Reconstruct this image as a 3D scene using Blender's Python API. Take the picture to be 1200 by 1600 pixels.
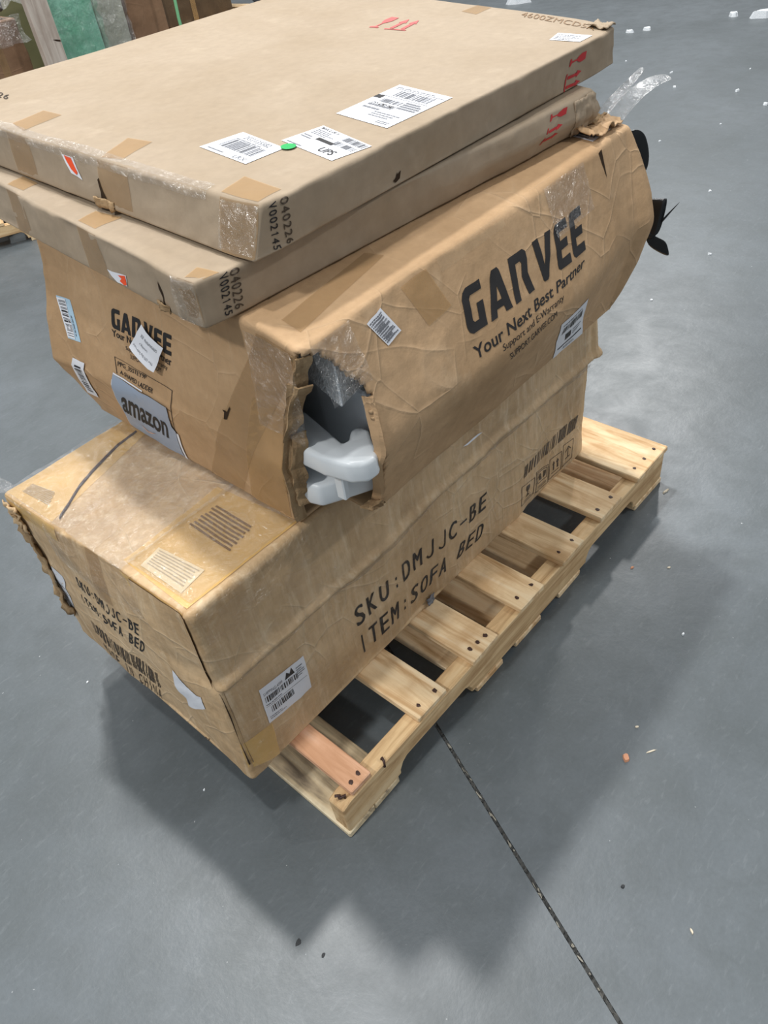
import bpy, bmesh, math, random
import numpy as np
from mathutils import Vector, Matrix
from mathutils.geometry import tessellate_polygon

random.seed(7)
scene = bpy.context.scene
for o in list(bpy.data.objects):
    bpy.data.objects.remove(o, do_unlink=True)
COL = scene.collection

# ================================================================ camera
# world: X along the pallet stringers, Y across the pallet, Z up; pallet's near right corner at the origin
cam_d = bpy.data.cameras.new('camera')
cam = bpy.data.objects.new('camera', cam_d)
COL.objects.link(cam)
cam_d.sensor_fit = 'VERTICAL'
cam_d.sensor_height = 36.0
cam_d.lens = 1169.98 / 1600 * 36.0
cam_d.clip_start = 0.05
cam_d.clip_end = 200
rx, ry, rz = (0.656700122, -0.745154192, -0.116147234), (0.563217964, 0.382167045, 0.732621236), (-0.501528139, -0.546528664, 0.670653372)
cam.matrix_world = Matrix(((rx[0], ry[0], rz[0], -0.315745), (rx[1], ry[1], rz[1], -0.574081), (rx[2], ry[2], rz[2], 1.368389), (0, 0, 0, 1)))
scene.camera = cam

# ================================================================ world + lamps of the hall
world = bpy.data.worlds.new('hall')
scene.world = world
world.use_nodes = True
bg = world.node_tree.nodes['Background']
bg.inputs['Color'].default_value = (0.90, 0.95, 1.0, 1)
bg.inputs['Strength'].default_value = 0.43


def lamp(name, loc, target, power, sx, sy, col=(1, .985, .96)):
    d = bpy.data.lights.new(name, 'AREA')
    d.shape = 'RECTANGLE'
    d.size, d.size_y = sx, sy
    d.energy = power
    d.color = col
    o = bpy.data.objects.new(name, d)
    COL.objects.link(o)
    o.location = loc
    o.rotation_euler = (Vector(target) - Vector(loc)).to_track_quat('-Z', 'Y').to_euler()
    return o


# ceiling fittings about 8 m up
lamp('high_bay_lamp', (1.90, 3.25, 8.0), (.3, .3, .5), 430, .35, .35)
lamp('high_bay_lamp', (2.40, 4.90, 8.0), (.3, .3, .5), 230, .50, 1.20)
lamp('high_bay_lamp', (-0.60, 0.50, 8.0), (.3, .3, .5), 170, .35, .35)
lamp('high_bay_lamp', (-6.2, 1.0, 8.0), (.3, .3, .5), 370, .6, .6)
lamp('high_bay_lamp', (6.8, -6.2, 8.0), (.3, .3, .5), 270, .6, .6)
lamp('high_bay_lamp', (11.0, 4.6, 8.0), (.3, .3, .5), 420, .6, .6)
lamp('high_bay_lamp', (3.2, 11.8, 8.0), (.3, .3, .5), 60, .6, .6)

vs = scene.view_settings
vs.view_transform = 'Standard'
vs.look = 'None'
vs.exposure = 0.0
vs.gamma = 1.0
vs.use_curve_mapping = False


# ================================================================ materials
def lin(c):
    return tuple((x / 255 / 12.92 if x / 255 <= .04045 else ((x / 255 + .055) / 1.055) ** 2.4) for x in c) + (1.0,)


class NB:
    """small node-tree writer"""
    def __init__(self, name):
        self.m = bpy.data.materials.new(name)
        self.m.use_nodes = True
        self.t = self.m.node_tree
        self.t.nodes.clear()
        self.out = self.t.nodes.new('ShaderNodeOutputMaterial')

    def n(self, kind, **kw):
        nd = self.t.nodes.new('ShaderNode' + kind)
        for k, v in kw.items():
            if hasattr(nd, k) and k not in ('Scale',):
                setattr(nd, k, v)
        return nd

    def l(self, a, b):
        self.t.links.new(a, b)

    def coord(self, scale=(1, 1, 1), rnd=False):
        tc = self.n('TexCoord')
        mp = self.n('Mapping')
        mp.inputs['Scale'].default_value = scale
        self.l(tc.outputs['Object'], mp.inputs['Vector'])
        if rnd:
            oi = self.n('ObjectInfo')
            ml = self.n('Math', operation='MULTIPLY')
            ml.inputs[1].default_value = 37.0
            self.l(oi.outputs['Random'], ml.inputs[0])
            cb = self.n('CombineXYZ')
            for i in range(3):
                self.l(ml.outputs[0], cb.inputs[i])
            self.l(cb.outputs[0], mp.inputs['Location'])
        return mp.outputs['Vector']

    def noise(self, vec, scale, detail=4, rough=.55, dist=0.0):
        nd = self.n('TexNoise')
        nd.inputs['Scale'].default_value = scale
        nd.inputs['Detail'].default_value = detail
        nd.inputs['Roughness'].default_value = rough
        nd.inputs['Distortion'].default_value = dist
        self.l(vec, nd.inputs['Vector'])
        return nd.outputs['Fac']

    def ramp(self, fac, stops):
        r = self.n('ValToRGB')
        e = r.color_ramp.elements
        while len(e) > 1:
            e.remove(e[-1])
        e[0].position, e[0].color = stops[0]
        for p, c in stops[1:]:
            x = e.new(p)
            x.color = c
        self.l(fac, r.inputs[0])
        return r.outputs['Color']

    def mix(self, fac, a, b, mode='MIX'):
        x = self.n('Mix', data_type='RGBA', blend_type=mode)
        for sock, v in ((x.inputs[0], fac), (x.inputs[6], a), (x.inputs[7], b)):
            if isinstance(v, (int, float)):
                sock.default_value = v
            elif isinstance(v, tuple):
                sock.default_value = v
            else:
                self.l(v, sock)
        return x.outputs[2]

    def math(self, op, a, b=None):
        x = self.n('Math', operation=op)
        for i, v in enumerate((a, b)):
            if v is None: continue
            if isinstance(v, (int, float)): x.inputs[i].default_value = v
            else: self.l(v, x.inputs[i])
        return x.outputs[0]

    def bsdf(self, col, rough=.6, spec=.4, bumps=(), metallic=0.0, alpha=None, trans=None):
        b = self.n('BsdfPrincipled')
        if isinstance(col, tuple): b.inputs['Base Color'].default_value = col
        else: self.l(col, b.inputs['Base Color'])
        if isinstance(rough, (int, float)): b.inputs['Roughness'].default_value = rough
        else: self.l(rough, b.inputs['Roughness'])
        b.inputs['Specular IOR Level'].default_value = spec
        b.inputs['Metallic'].default_value = metallic
        if alpha is not None:
            if isinstance(alpha, (int, float)): b.inputs['Alpha'].default_value = alpha
            else: self.l(alpha, b.inputs['Alpha'])
        prev = None
        for fac, strength, dist in bumps:
            bp = self.n('Bump')
            bp.inputs['Strength'].default_value = strength
            bp.inputs['Distance'].default_value = dist
            self.l(fac, bp.inputs['Height'])
            if prev: self.l(prev, bp.inputs['Normal'])
            prev = bp.outputs['Normal']
        if prev: self.l(prev, b.inputs['Normal'])
        self.b = b
        self.l(b.outputs[0], self.out.inputs['Surface'])
        return self.m


def plain(name, col, rough=.6, spec=.4):
    return NB(name).bsdf(lin(col), rough, spec)


def cardboard(name, col, dark, worn, streak=.5, bumpy=.35, gloss=.75, pale=0.0, crease=.5):
    b = NB(name)
    v = b.coord()
    vz = b.coord((26, 26, 3.0))
    n1 = b.noise(v, 4.5, 6, .6)
    n2 = b.noise(vz, 3.0, 5, .65)
    n3 = b.noise(v, 60, 4, .6)
    n4 = b.noise(v, 14, 5, .6)
    n5 = b.noise(vz, 1.7, 6, .7)
    c = b.ramp(n1, [(.30, lin(dark)), (.62, lin(col))])
    c = b.mix(b.math('MULTIPLY', b.ramp(n2, [(.45, (0, 0, 0, 1)), (.75, (1, 1, 1, 1))]), streak), c, lin(dark))
    c = b.mix(b.math('MULTIPLY', b.ramp(n4, [(.60, (0, 0, 0, 1)), (.74, (1, 1, 1, 1))]), .45), c, lin(worn))
    if pale:
        c = b.mix(b.math('MULTIPLY', b.ramp(n5, [(.52, (0, 0, 0, 1)), (.70, (1, 1, 1, 1))]), pale), c, lin(worn))
    # straight fold lines where the board has been creased
    hs = []
    for k, (scale, wid) in enumerate(((4.2, .010), (9.5, .018))):
        vo = b.n('TexVoronoi')
        vo.feature = 'DISTANCE_TO_EDGE'
        vo.inputs['Scale'].default_value = scale
        dn = b.n('TexNoise')
        dn.inputs['Scale'].default_value = 3.0
        b.l(v, dn.inputs['Vector'])
        wv = b.n('VectorMath', operation='MULTIPLY_ADD')
        b.l(dn.outputs['Color'], wv.inputs[0])
        wv.inputs[1].default_value = (.10, .10, .10)
        b.l(v, wv.inputs[2])
        b.l(wv.outputs[0], vo.inputs['Vector'])
        ln = b.ramp(vo.outputs['Distance'], [(0.0, (1, 1, 1, 1)), (wid, (.25, .25, .25, 1)), (wid * 2.5, (0, 0, 0, 1))])
        msk = b.ramp(b.noise(v, 3.2 + k, 3, .5), [(.48, (0, 0, 0, 1)), (.60, (1, 1, 1, 1))])
        hs.append(b.math('MULTIPLY', ln, msk))
    hh = b.math('ADD', hs[0], hs[1])
    c = b.mix(b.math('MULTIPLY', hh, .35 * crease), c, lin(worn))
    c = b.mix(.12, c, b.ramp(n3, [(.3, (.25, .25, .25, 1)), (.7, (1, 1, 1, 1))]), 'MULTIPLY')
    return b.bsdf(c, gloss, .25, [(n4, bumpy, .012), (n3, .10, .002), (hh, .55 * crease, .004)])


M = {}
M['card_flat'] = cardboard('cardboard_pale', (166, 150, 130), (156, 139, 117), (180, 164, 143), .18, .10, crease=.12)
M['card_garvee'] = cardboard('cardboard_tan', (192, 160, 124), (172, 140, 104), (212, 184, 150), .30, .30, crease=.7)
M['card_sofa'] = cardboard('cardboard_worn', (216, 187, 148), (176, 146, 108), (234, 215, 184), .60, .45, .55, .5, .8)
M['card_torn'] = cardboard('cardboard_fibres', (176, 150, 116), (120, 94, 64), (206, 184, 152), .8, .9, .95)
M['card_back'] = cardboard('cardboard_brown', (150, 118, 92), (128, 98, 74), (160, 130, 104), .3, .2)
M['card_dark'] = cardboard('cardboard_dark', (96, 78, 58), (76, 60, 44), (110, 92, 70), .3, .2)


def tape_mat(name, col, alpha, bump=.5):
    b = NB(name)
    v = b.coord()
    n1 = b.noise(v, 90, 3, .6)
    n2 = b.noise(v, 11, 2, .5)
    c = b.mix(b.ramp(n2, [(.35, (0, 0, 0, 1)), (.7, (1, 1, 1, 1))]), lin(col), lin(tuple(min(255, int(x * 1.08)) for x in col)))
    return b.bsdf(c, .22, .5, [(n2, bump * .6, .012), (n1, bump * .25, .003)], alpha=alpha)


M['tape'] = tape_mat('packing_tape', (184, 148, 100), .50)
M['tape_dark'] = tape_mat('packing_tape_dark', (170, 138, 98), .42)
M['tape_amber'] = tape_mat('amber_tape', (228, 190, 120), .60, .8)
M['tape_clear'] = tape_mat('clear_tape', (214, 192, 158), .14, 1.0)


def film_mat(name, base=.14, tint=(255, 255, 255), bump=1.0, haze=.05):
    b = NB(name)
    v = b.coord()
    n1 = b.noise(v, 60, 4, .65, 1.0)
    n2 = b.noise(v, 20, 3, .6, .8)
    bp = b.n('Bump'); bp.inputs['Strength'].default_value = bump; bp.inputs['Distance'].default_value = .042
    b.l(n2, bp.inputs['Height'])
    bq = b.n('Bump'); bq.inputs['Strength'].default_value = bump; bq.inputs['Distance'].default_value = .014
    b.l(n1, bq.inputs['Height']); b.l(bp.outputs[0], bq.inputs['Normal'])
    tr = b.n('BsdfTransparent'); tr.inputs[0].default_value = lin(tint)
    gl = b.n('BsdfGlossy'); gl.inputs['Roughness'].default_value = .27
    b.l(bq.outputs[0], gl.inputs['Normal'])
    fr = b.n('Fresnel'); fr.inputs['IOR'].default_value = 1.35
    f = b.math('MINIMUM', b.math('ADD', b.math('MULTIPLY', fr.outputs[0], .45), base), .30)
    hz = b.n('BsdfDiffuse'); hz.inputs[0].default_value = (.85, .86, .88, 1)
    m0 = b.n('MixShader'); m0.inputs[0].default_value = haze
    b.l(tr.outputs[0], m0.inputs[1]); b.l(hz.outputs[0], m0.inputs[2])
    mx = b.n('MixShader')
    b.l(f, mx.inputs[0]); b.l(m0.outputs[0], mx.inputs[1]); b.l(gl.outputs[0], mx.inputs[2])
    b.l(mx.outputs[0], b.out.inputs['Surface'])
    return b.m


M['film'] = film_mat('stretch_film')
M['film_tape'] = film_mat('clear_tape_film', .09, haze=.015)
M['film_soft'] = film_mat('tight_film', .035, haze=0.0)
M['film_green'] = film_mat('green_film', .05, (214, 240, 228))
M['white'] = plain('label_paper', (226, 229, 236), .45)
M['white_blue'] = plain('label_paper_blue', (176, 206, 226), .45)
M['amazon_blue'] = plain('label_bluegrey', (150, 164, 184), .4)
M['ink'] = plain('black_ink', (34, 32, 33), .6)
M['ink_soft'] = plain('faded_ink', (72, 60, 48), .65)
M['ink_grey'] = plain('grey_print', (112, 114, 120), .6)
M['ink_brown'] = plain('brown_print', (128, 98, 64), .6)
M['red'] = plain('red_ink', (184, 44, 48), .6)
M['orange'] = plain('orange_sticker', (236, 82, 34), .5)
M['green'] = plain('green_dot', (22, 164, 84), .5)
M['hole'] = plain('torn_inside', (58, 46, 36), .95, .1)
M['strap'] = plain('black_plastic', (20, 21, 24), .28, .6)
M['cord'] = plain('dark_gap', (52, 30, 34), .5)
M['plastic'] = plain('white_plastic', (222, 228, 232), .32, .5)
M['nail'] = plain('rusty_nail', (72, 52, 46), .55)
M['greenstrap'] = plain('green_strap', (126, 190, 140), .4)
M['bag'] = plain('grey_bag', (168, 168, 176), .4)

b = NB('white_foam')
v = b.coord()
n = b.noise(v, 220, 2, .5)
M['foam'] = b.bsdf(b.ramp(n, [(.3, lin((206, 214, 220))), (.7, lin((240, 243, 246)))]), .55, .5, [(n, .7, .004)])


def wood(name, col, dark, axis, pale):
    b = NB(name)
    sc = (3.0, 34, 34) if axis == 0 else ((34, 3.0, 34) if axis == 1 else (34, 34, 3.0))
    v = b.coord(sc, True)
    v2 = b.coord((1, 1, 1), True)
    g = b.noise(v, 1.0, 6, .62, .8)
    bl = b.noise(v2, 9, 4, .6, .4)
    fine = b.noise(v, 4.0, 3, .6)
    c = b.ramp(g, [(.32, lin(dark)), (.52, lin(col)), (.70, lin(pale))])
    c = b.mix(b.math('MULTIPLY', b.ramp(bl, [(.48, (0, 0, 0, 1)), (.70, (1, 1, 1, 1))]), .60), c, lin(dark))
    return b.bsdf(c, .68, .3, [(g, .35, .004), (fine, .25, .0015)])


M['wood_x'] = wood('pallet_wood_x', (222, 190, 144), (172, 134, 92), 0, (236, 210, 168))
M['wood_y'] = wood('pallet_wood_y', (236, 208, 166), (192, 152, 106), 1, (246, 226, 192))
M['wood_pink'] = wood('pallet_wood_pink', (232, 184, 150), (206, 156, 120), 1, (242, 204, 176))
M['wood_grey'] = wood('pallet_wood_grey', (216, 196, 160), (110, 98, 84), 1, (236, 222, 190))
M['wood_post'] = wood('pale_pine', (200, 188, 176), (170, 154, 142), 2, (214, 204, 194))

# polished grey concrete
b = NB('concrete')
v = b.coord()
n1 = b.noise(v, 1.3, 6, .6, .4)
n2 = b.noise(v, 9, 6, .65, .3)
n3 = b.noise(v, 120, 3, .6)
n4 = b.noise(b.coord((9, 30, 1)), 3.0, 5, .7, .5)
sp = b.noise(v, 75, 2, .5)
c = b.ramp(n1, [(.3, lin((82, 89, 92))), (.7, lin((101, 108, 113)))])
c = b.mix(b.math('MULTIPLY', b.ramp(n2, [(.42, (0, 0, 0, 1)), (.66, (1, 1, 1, 1))]), .42), c, lin((72, 79, 81)))
c = b.mix(b.math('MULTIPLY', b.ramp(n4, [(.56, (0, 0, 0, 1)), (.74, (1, 1, 1, 1))]), .25), c, lin((132, 138, 142)))
c = b.mix(.25, c, b.ramp(n3, [(.3, (.62, .62, .62, 1)), (.7, (1, 1, 1, 1))]), 'MULTIPLY')
c = b.mix(b.ramp(sp, [(.76, (0, 0, 0, 1)), (.80, (1, 1, 1, 1))]), c, lin((176, 180, 182)))
c = b.mix(b.ramp(b.noise(v, 14, 1, .5), [(.80, (0, 0, 0, 1)), (.84, (.7, .7, .7, 1))]), c, lin((70, 74, 76)))
rg = b.n('MapRange'); rg.inputs[3].default_value = .28; rg.inputs[4].default_value = .50
b.l(n2, rg.inputs[0])
M['floor'] = b.bsdf(c, rg.outputs[0], .5, [(n2, .10, .01), (n3, .10, .0015)])
M['joint'] = cardboard('joint_filler', (80, 80, 78), (48, 50, 50), (150, 146, 136), .7, .9, .8)

# ---------------------------------------------------------------- carton surface maths (numpy only)
def _hash(i, j, k, seed):
    h = (i.astype(np.int64) * 374761393 + j.astype(np.int64) * 668265263 + k.astype(np.int64) * 2147483647 + seed * 144269504) & 0xFFFFFFFF
    h = ((h ^ (h >> 13)) * 1274126177) & 0xFFFFFFFF
    h = ((h ^ (h >> 16)) * 2246822519) & 0xFFFFFFFF
    return ((h ^ (h >> 15)) & 0xFFFF) / 32767.5 - 1.0


def vnoise(P, freq, seed=0):
    Q = np.asarray(P, float) * freq
    I = np.floor(Q).astype(np.int64)
    F = Q - I
    F = F * F * F * (F * (F * 6 - 15) + 10)
    out = 0.0
    for a in (0, 1):
        for b in (0, 1):
            for c in (0, 1):
                w = (F[:, 0] if a else 1 - F[:, 0]) * (F[:, 1] if b else 1 - F[:, 1]) * (F[:, 2] if c else 1 - F[:, 2])
                out = out + w * _hash(I[:, 0] + a, I[:, 1] + b, I[:, 2] + c, seed)
    return out


def crumple(P, freq, seed=0):
    """creased noise: sharp valleys where the sheet has folded"""
    a = np.abs(vnoise(P, freq, seed)) + 0.5 * np.abs(vnoise(P, freq * 2.1, seed + 7)) + 0.25 * np.abs(vnoise(P, freq * 4.3, seed + 13))
    return 0.55 - a


def facet(P, freq, seed):
    """piecewise-flat noise: the board buckles in planes meeting at folds"""
    Q = np.asarray(P, float) * freq
    q2 = Q @ np.array([[.80, .36, -.48], [-.60, .48, -.64], [0, .80, .60]])
    a = np.abs((q2 + .5 * vnoise(P, freq * .6, seed)[:, None]) % 2 - 1)
    return (a[:, 0] + a[:, 1] + a[:, 2]) / 1.5 - 1


def sstep(x, a, b):
    t = np.clip((x - a) / (b - a), 0, 1)
    return t * t * (3 - 2 * t)


def bump(x, c, w):
    return np.exp(-((x - c) / w) ** 2)


class Carton:
    AX = {'near': (0, 0), 'far': (0, 1), 'right': (1, 0), 'left': (1, 1), 'bottom': (2, 0), 'top': (2, 1)}

    def __init__(self, name, corners, r, disp):
        self.name = name
        self.c = np.array(corners, float)          # [i][j][k] -> xyz
        c = self.c
        self.L = np.array([np.linalg.norm(c[1] - c[0], axis=-1).mean(), np.linalg.norm(c[:, 1] - c[:, 0], axis=-1).mean(),
                           np.linalg.norm(c[:, :, 1] - c[:, :, 0], axis=-1).mean()])
        self.r, self.disp = r, disp

    def fsize(self, face):
        L = self.L
        return {'near': (L[1], L[2]), 'far': (L[1], L[2]), 'right': (L[0], L[2]), 'left': (L[0], L[2]), 'top': (L[0], L[1]), 'bottom': (L[0], L[1])}[face]

    def q(self, face, s, t):
        """s,t in metres on the face as read from outside (top: s=+X, t=+Y)"""
        L = self.L
        s = np.asarray(s, float); t = np.asarray(t, float)
        z = np.zeros_like(s)
        if face == 'near': return np.stack([z, L[1] - s, t], -1)
        if face == 'far': return np.stack([z + L[0], s, t], -1)
        if face == 'right': return np.stack([s, z, t], -1)
        if face == 'left': return np.stack([L[0] - s, z + L[1], t], -1)
        if face == 'top': return np.stack([s, t, z + L[2]], -1)
        return np.stack([s, t, z], -1)

    def pos(self, m):
        L, r = self.L, self.r
        inner = np.clip(m, r, L - r)
        dv = m - inner
        ln = np.linalg.norm(dv, axis=-1, keepdims=True)
        n = dv / np.maximum(ln, 1e-9)
        mm = inner + r * n
        u = mm / L
        c = self.c
        P = 0.0
        for a in (0, 1):
            for b in (0, 1):
                for k in (0, 1):
                    w = (u[:, 0] if a else 1 - u[:, 0]) * (u[:, 1] if b else 1 - u[:, 1]) * (u[:, 2] if k else 1 - u[:, 2])
                    P = P + w[:, None] * c[a, b, k]
        return P + self.disp(P, n, u)

    def surf(self, face, s, t, off=0.0):
        s = np.atleast_1d(np.asarray(s, float)); t = np.atleast_1d(np.asarray(t, float))
        W, H = self.fsize(face)
        e = 0.002
        P = self.pos(self.q(face, s, t))
        if np.all(np.asarray(off) == 0): return P
        a = self.pos(self.q(face, np.minimum(s + e, W), t)) - self.pos(self.q(face, np.maximum(s - e, 0), t))
        b = self.pos(self.q(face, s, np.minimum(t + e, H))) - self.pos(self.q(face, s, np.maximum(t - e, 0)))
        n = np.cross(a, b)
        if face == 'bottom': n = -n
        n /= np.maximum(np.linalg.norm(n, axis=-1, keepdims=True), 1e-12)
        return P + n * (np.asarray(off).reshape(-1, 1) if np.ndim(off) else off)


def corners8(bot, top):
    """each: nr, fr, nl, fl  (near/far along X, right = low Y)"""
    c = np.zeros((2, 2, 2, 3))
    for k, lay in ((0, bot), (1, top)):
        for idx, (i, j) in enumerate(((0, 0), (1, 0), (0, 1), (1, 1))):
            c[i, j, k] = lay[idx]
    return c


def disp_sofa(P, n, u):
    side = 1 - np.abs(n[:, 2])
    d = 0.004 * crumple(P, 7, 3) * side + 0.002 * crumple(P, 19, 5) + 0.006 * facet(P, 4.5, 9) * side + .003 * facet(P, 11, 8) * side
    d *= np.where(n[:, 2] < -.5, .1, 1)
    # telescoping lid: the upper band of the long face stands proud of the lower one
    lidz = 0.395 + 0.010 * u[:, 0] + 0.006 * vnoise(P, 6, 21)
    wr = np.clip(-n[:, 1], 0, 1) + np.clip(n[:, 0], 0, 1)
    d += wr * (0.012 * sstep(P[:, 2], lidz - .004, lidz + .004) + 0.010 * bump(P[:, 2], lidz + .004, .012))
    # flared lid edge at the far corner
    d += np.clip(n[:, 0], 0, 1) * 0.012 * bump(P[:, 2], lidz + .03, .06) * sstep(u[:, 1], .35, .0)
    # near face: soft belly and crushed right-hand corner
    wn = np.clip(-n[:, 0], 0, 1)
    d += wn * (0.010 * np.sin(np.pi * np.clip(u[:, 1], 0, 1)) * np.sin(np.pi * np.clip(u[:, 2], 0, 1)))
    d -= wn * 0.012 * bump(u[:, 2], .62, .05) * sstep(u[:, 1], .3, .0)
    d += np.clip(n[:, 2], 0, 1) * (0.004 * vnoise(P, 5, 31) - 0.004 * bump(P[:, 1] - .16 * 0 - (.50 + .10 * u[:, 0]), 0, .012))
    return n * d[:, None]


def disp_garvee(P, n, u):
    side = 1 - np.abs(n[:, 2])
    d = 0.0035 * crumple(P, 6, 43) * side + 0.0022 * crumple(P, 17, 45) * (0.35 + .65 * side) + 0.006 * facet(P, 4.0, 49) * side + .003 * facet(P, 9.5, 47) * side
    d *= np.where(n[:, 2] < -.5, .1, 1)
    wr = np.clip(-n[:, 1], 0, 1)
    t = np.clip(u[:, 2], 0, 1)
    s = np.clip(u[:, 0], 0, 1)
    # long face pushed out along a ridge at mid height
    tr = .50 + .04 * vnoise(P, 4, 65)
    pa, pb = 1.12 * (1 - t) / (1 - tr), 1.12 * t / tr
    prof = np.clip(-np.log(np.exp(-7 * pa) + np.exp(-7 * pb)) / 7 + .10 * (1 - np.abs(2 * t - 1)) , 0, 1.2)
    d += wr * prof * (0.058 + .008 * np.sin(np.pi * s)) * (1 - .30 * sstep(s, .6, 1))
    # short face folded out along a crease in its lower third
    wn = np.clip(-n[:, 0], 0, 1)
    v = np.clip(u[:, 1], 0, 1)
    tc = 0.37 + .03 * vnoise(P, 5, 61)
    tri = np.where(t < tc, t / tc, np.maximum(0, 1 - (t - tc) / .45))
    d += wn * tri * (0.018 + 0.030 * sstep(v, .45, 1.0))
    # far face
    d += np.clip(n[:, 0], 0, 1) * 0.055 * np.clip(np.sin(np.pi * t), 0, 1) ** .8
    d += np.clip(n[:, 1], 0, 1) * 0.02 * np.sin(np.pi * t)
    # outer fold lines of the top
    d -= np.clip(n[:, 2], 0, 1) * .006 * sstep(P[:, 1], .16, .06)
    return n * d[:, None]


def _disp_flat(seed, near_amp, right_amp, ridge=0.0):
    def f(P, n, u):
        side = 1 - np.abs(n[:, 2])
        d = 0.004 * crumple(P, 8, seed) * side + 0.002 * crumple(P, 23, seed + 3) * side + 0.0018 * vnoise(P, 3.0, seed + 5)
        wn = np.clip(-n[:, 0], 0, 1); wr = np.clip(-n[:, 1], 0, 1)
        d += wn * near_amp * vnoise(P, 6.5, seed + 8) + wr * right_amp * vnoise(P, 4.0, seed + 9)
        d += np.clip(n[:, 2], 0, 1) * (0.0035 * bump(u[:, 0], .015, .02) * vnoise(P, 9, seed + 4) - .003 * bump(u[:, 0], .06, .02) * np.abs(vnoise(P, 6, seed + 2)))
        d += wr * ridge * np.clip(1 - np.abs(u[:, 2] - .5) * 2, 0, 1) * sstep(u[:, 0], .35, .8)
        d *= np.where(n[:, 2] < -.5, .15, 1)
        out = n * d[:, None]
        # bashed corners are pushed in as a whole
        for (cu, cv, ix, iy, rad, amp) in ((0, 0, .7, .7, .035, .010), (1, 0, -.8, .6, .06, .014)):
            dd = np.sqrt((u[:, 0] - cu) ** 2 + (u[:, 1] - cv) ** 2)
            k = amp * np.exp(-(dd / rad) ** 2) * (.6 + .4 * u[:, 2])
            out = out + k[:, None] * np.array([ix, iy, 0])
        return out
    return f


SOFA = Carton('sofa', corners8([(-.064, .160, .122), (1.085, .164, .122), (-.068, .748, .122), (1.085, .730, .122)],
                               [(-.046, .176, .566), (1.080, .172, .566), (-.070, .694, .566), (1.085, .705, .566)]), .008, disp_sofa)
GARVEE = Carton('garvee', corners8([(.182, .086, .573), (1.020, .090, .573), (.182, .758, .573), (1.05, .758, .573)],
                                   [(.182, .076, .920), (1.055, .108, .922), (.205, .760, .951), (1.06, .765, .951)]), .009, disp_garvee)
FLAT_LOW = Carton('flat_low', corners8([(.137, .195, .927), (1.020, .158, .926), (.185, 1.05, .968), (1.07, 1.03, .967)],
                                       [(.137, .192, .9905), (1.014, .146, .989), (.205, 1.05, 1.031), (1.065, 1.03, 1.030)]), .005, _disp_flat(71, .003, .002, .012))
FLAT_TOP = Carton('flat_top', corners8([(.209, .160, .992), (1.150, .186, .993), (.222, 1.06, 1.035), (1.26, 1.09, 1.036)],
                                       [(.236, .157, 1.0555), (1.139, .178, 1.056), (.222, 1.06, 1.100), (1.270, 1.09, 1.102)]), .006, _disp_flat(91, .003, .003))
# ---------------------------------------------------------------- end of carton maths


# ================================================================ builders
ROOT = {}


def mk(name, verts, faces, mat, parent=None, smooth=True, offset=None):
    me = bpy.data.meshes.new(name)
    off = np.array(offset if offset is not None else (ROOT.get(parent.name, (0, 0, 0)) if parent else (0, 0, 0)))
    V = np.asarray(verts, float) - off
    me.from_pydata(V.tolist(), [], [tuple(int(i) for i in f) for f in faces])
    me.materials.append(M[mat] if isinstance(mat, str) else mat)
    if smooth:
        me.polygons.foreach_set('use_smooth', [True] * len(me.polygons))
    me.update()
    o = bpy.data.objects.new(name, me)
    COL.objects.link(o)
    if parent:
        o.parent = parent
        ROOT[o.name] = tuple(off)
    elif offset is not None:
        o.location = offset
        ROOT[o.name] = tuple(off)
    return o


def thing(name, loc, label, cat, group=None):
    o = bpy.data.objects.new(name, None)
    COL.objects.link(o)
    o.location = loc
    o.empty_display_size = .05
    ROOT[o.name] = tuple(loc)
    o['label'] = label
    o['category'] = cat
    if group: o['group'] = group
    return o


def tag(o, label, cat, group=None):
    o['label'] = label
    o['category'] = cat
    if group: o['group'] = group
    return o


def bm_obj(name, bm, mat, parent=None, smooth=False, offset=None):
    bm.normal_update()
    V = [tuple(v.co) for v in bm.verts]
    bm.verts.index_update()
    F = [[v.index for v in f.verts] for f in bm.faces]
    bm.free()
    return mk(name, V, F, mat, parent, smooth, offset)


def box_bm(x0, x1, y0, y1, z0, z1, bev=.0015, jit=0.0, seed=0):
    rnd = random.Random(seed)
    bm = bmesh.new()
    P = [(x, y, z) for x in (x0, x1) for y in (y0, y1) for z in (z0, z1)]
    vs_ = [bm.verts.new([c + rnd.uniform(-jit, jit) for c in q]) for q in P]
    for f in ((0, 1, 3, 2), (4, 6, 7, 5), (0, 4, 5, 1), (2, 3, 7, 6), (0, 2, 6, 4), (1, 5, 7, 3)):
        bm.faces.new([vs_[i] for i in f])
    if bev:
        bmesh.ops.bevel(bm, geom=bm.edges[:], offset=bev, segments=1, affect='EDGES', profile=.5)
    return bm


def prism_bm(poly, axis, a, b, bev=.002, segs=1):
    """extrude a 2-D polygon along an axis (0,1,2) from a to b"""
    bm = bmesh.new()

    def put(p, h):
        q = [0, 0, 0]
        o = [i for i in range(3) if i != axis]
        q[o[0]], q[o[1]], q[axis] = p[0], p[1], h
        return bm.verts.new(q)
    A = [put(p, a) for p in poly]
    B = [put(p, b) for p in poly]
    n = len(poly)
    bm.faces.new(A)
    bm.faces.new(B[::-1])
    for i in range(n):
        bm.faces.new((A[i], B[i], B[(i + 1) % n], A[(i + 1) % n]))
    bmesh.ops.recalc_face_normals(bm, faces=bm.faces[:])
    if bev:
        bmesh.ops.bevel(bm, geom=bm.edges[:], offset=bev, segments=segs, affect='EDGES', profile=.5)
    return bm


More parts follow.
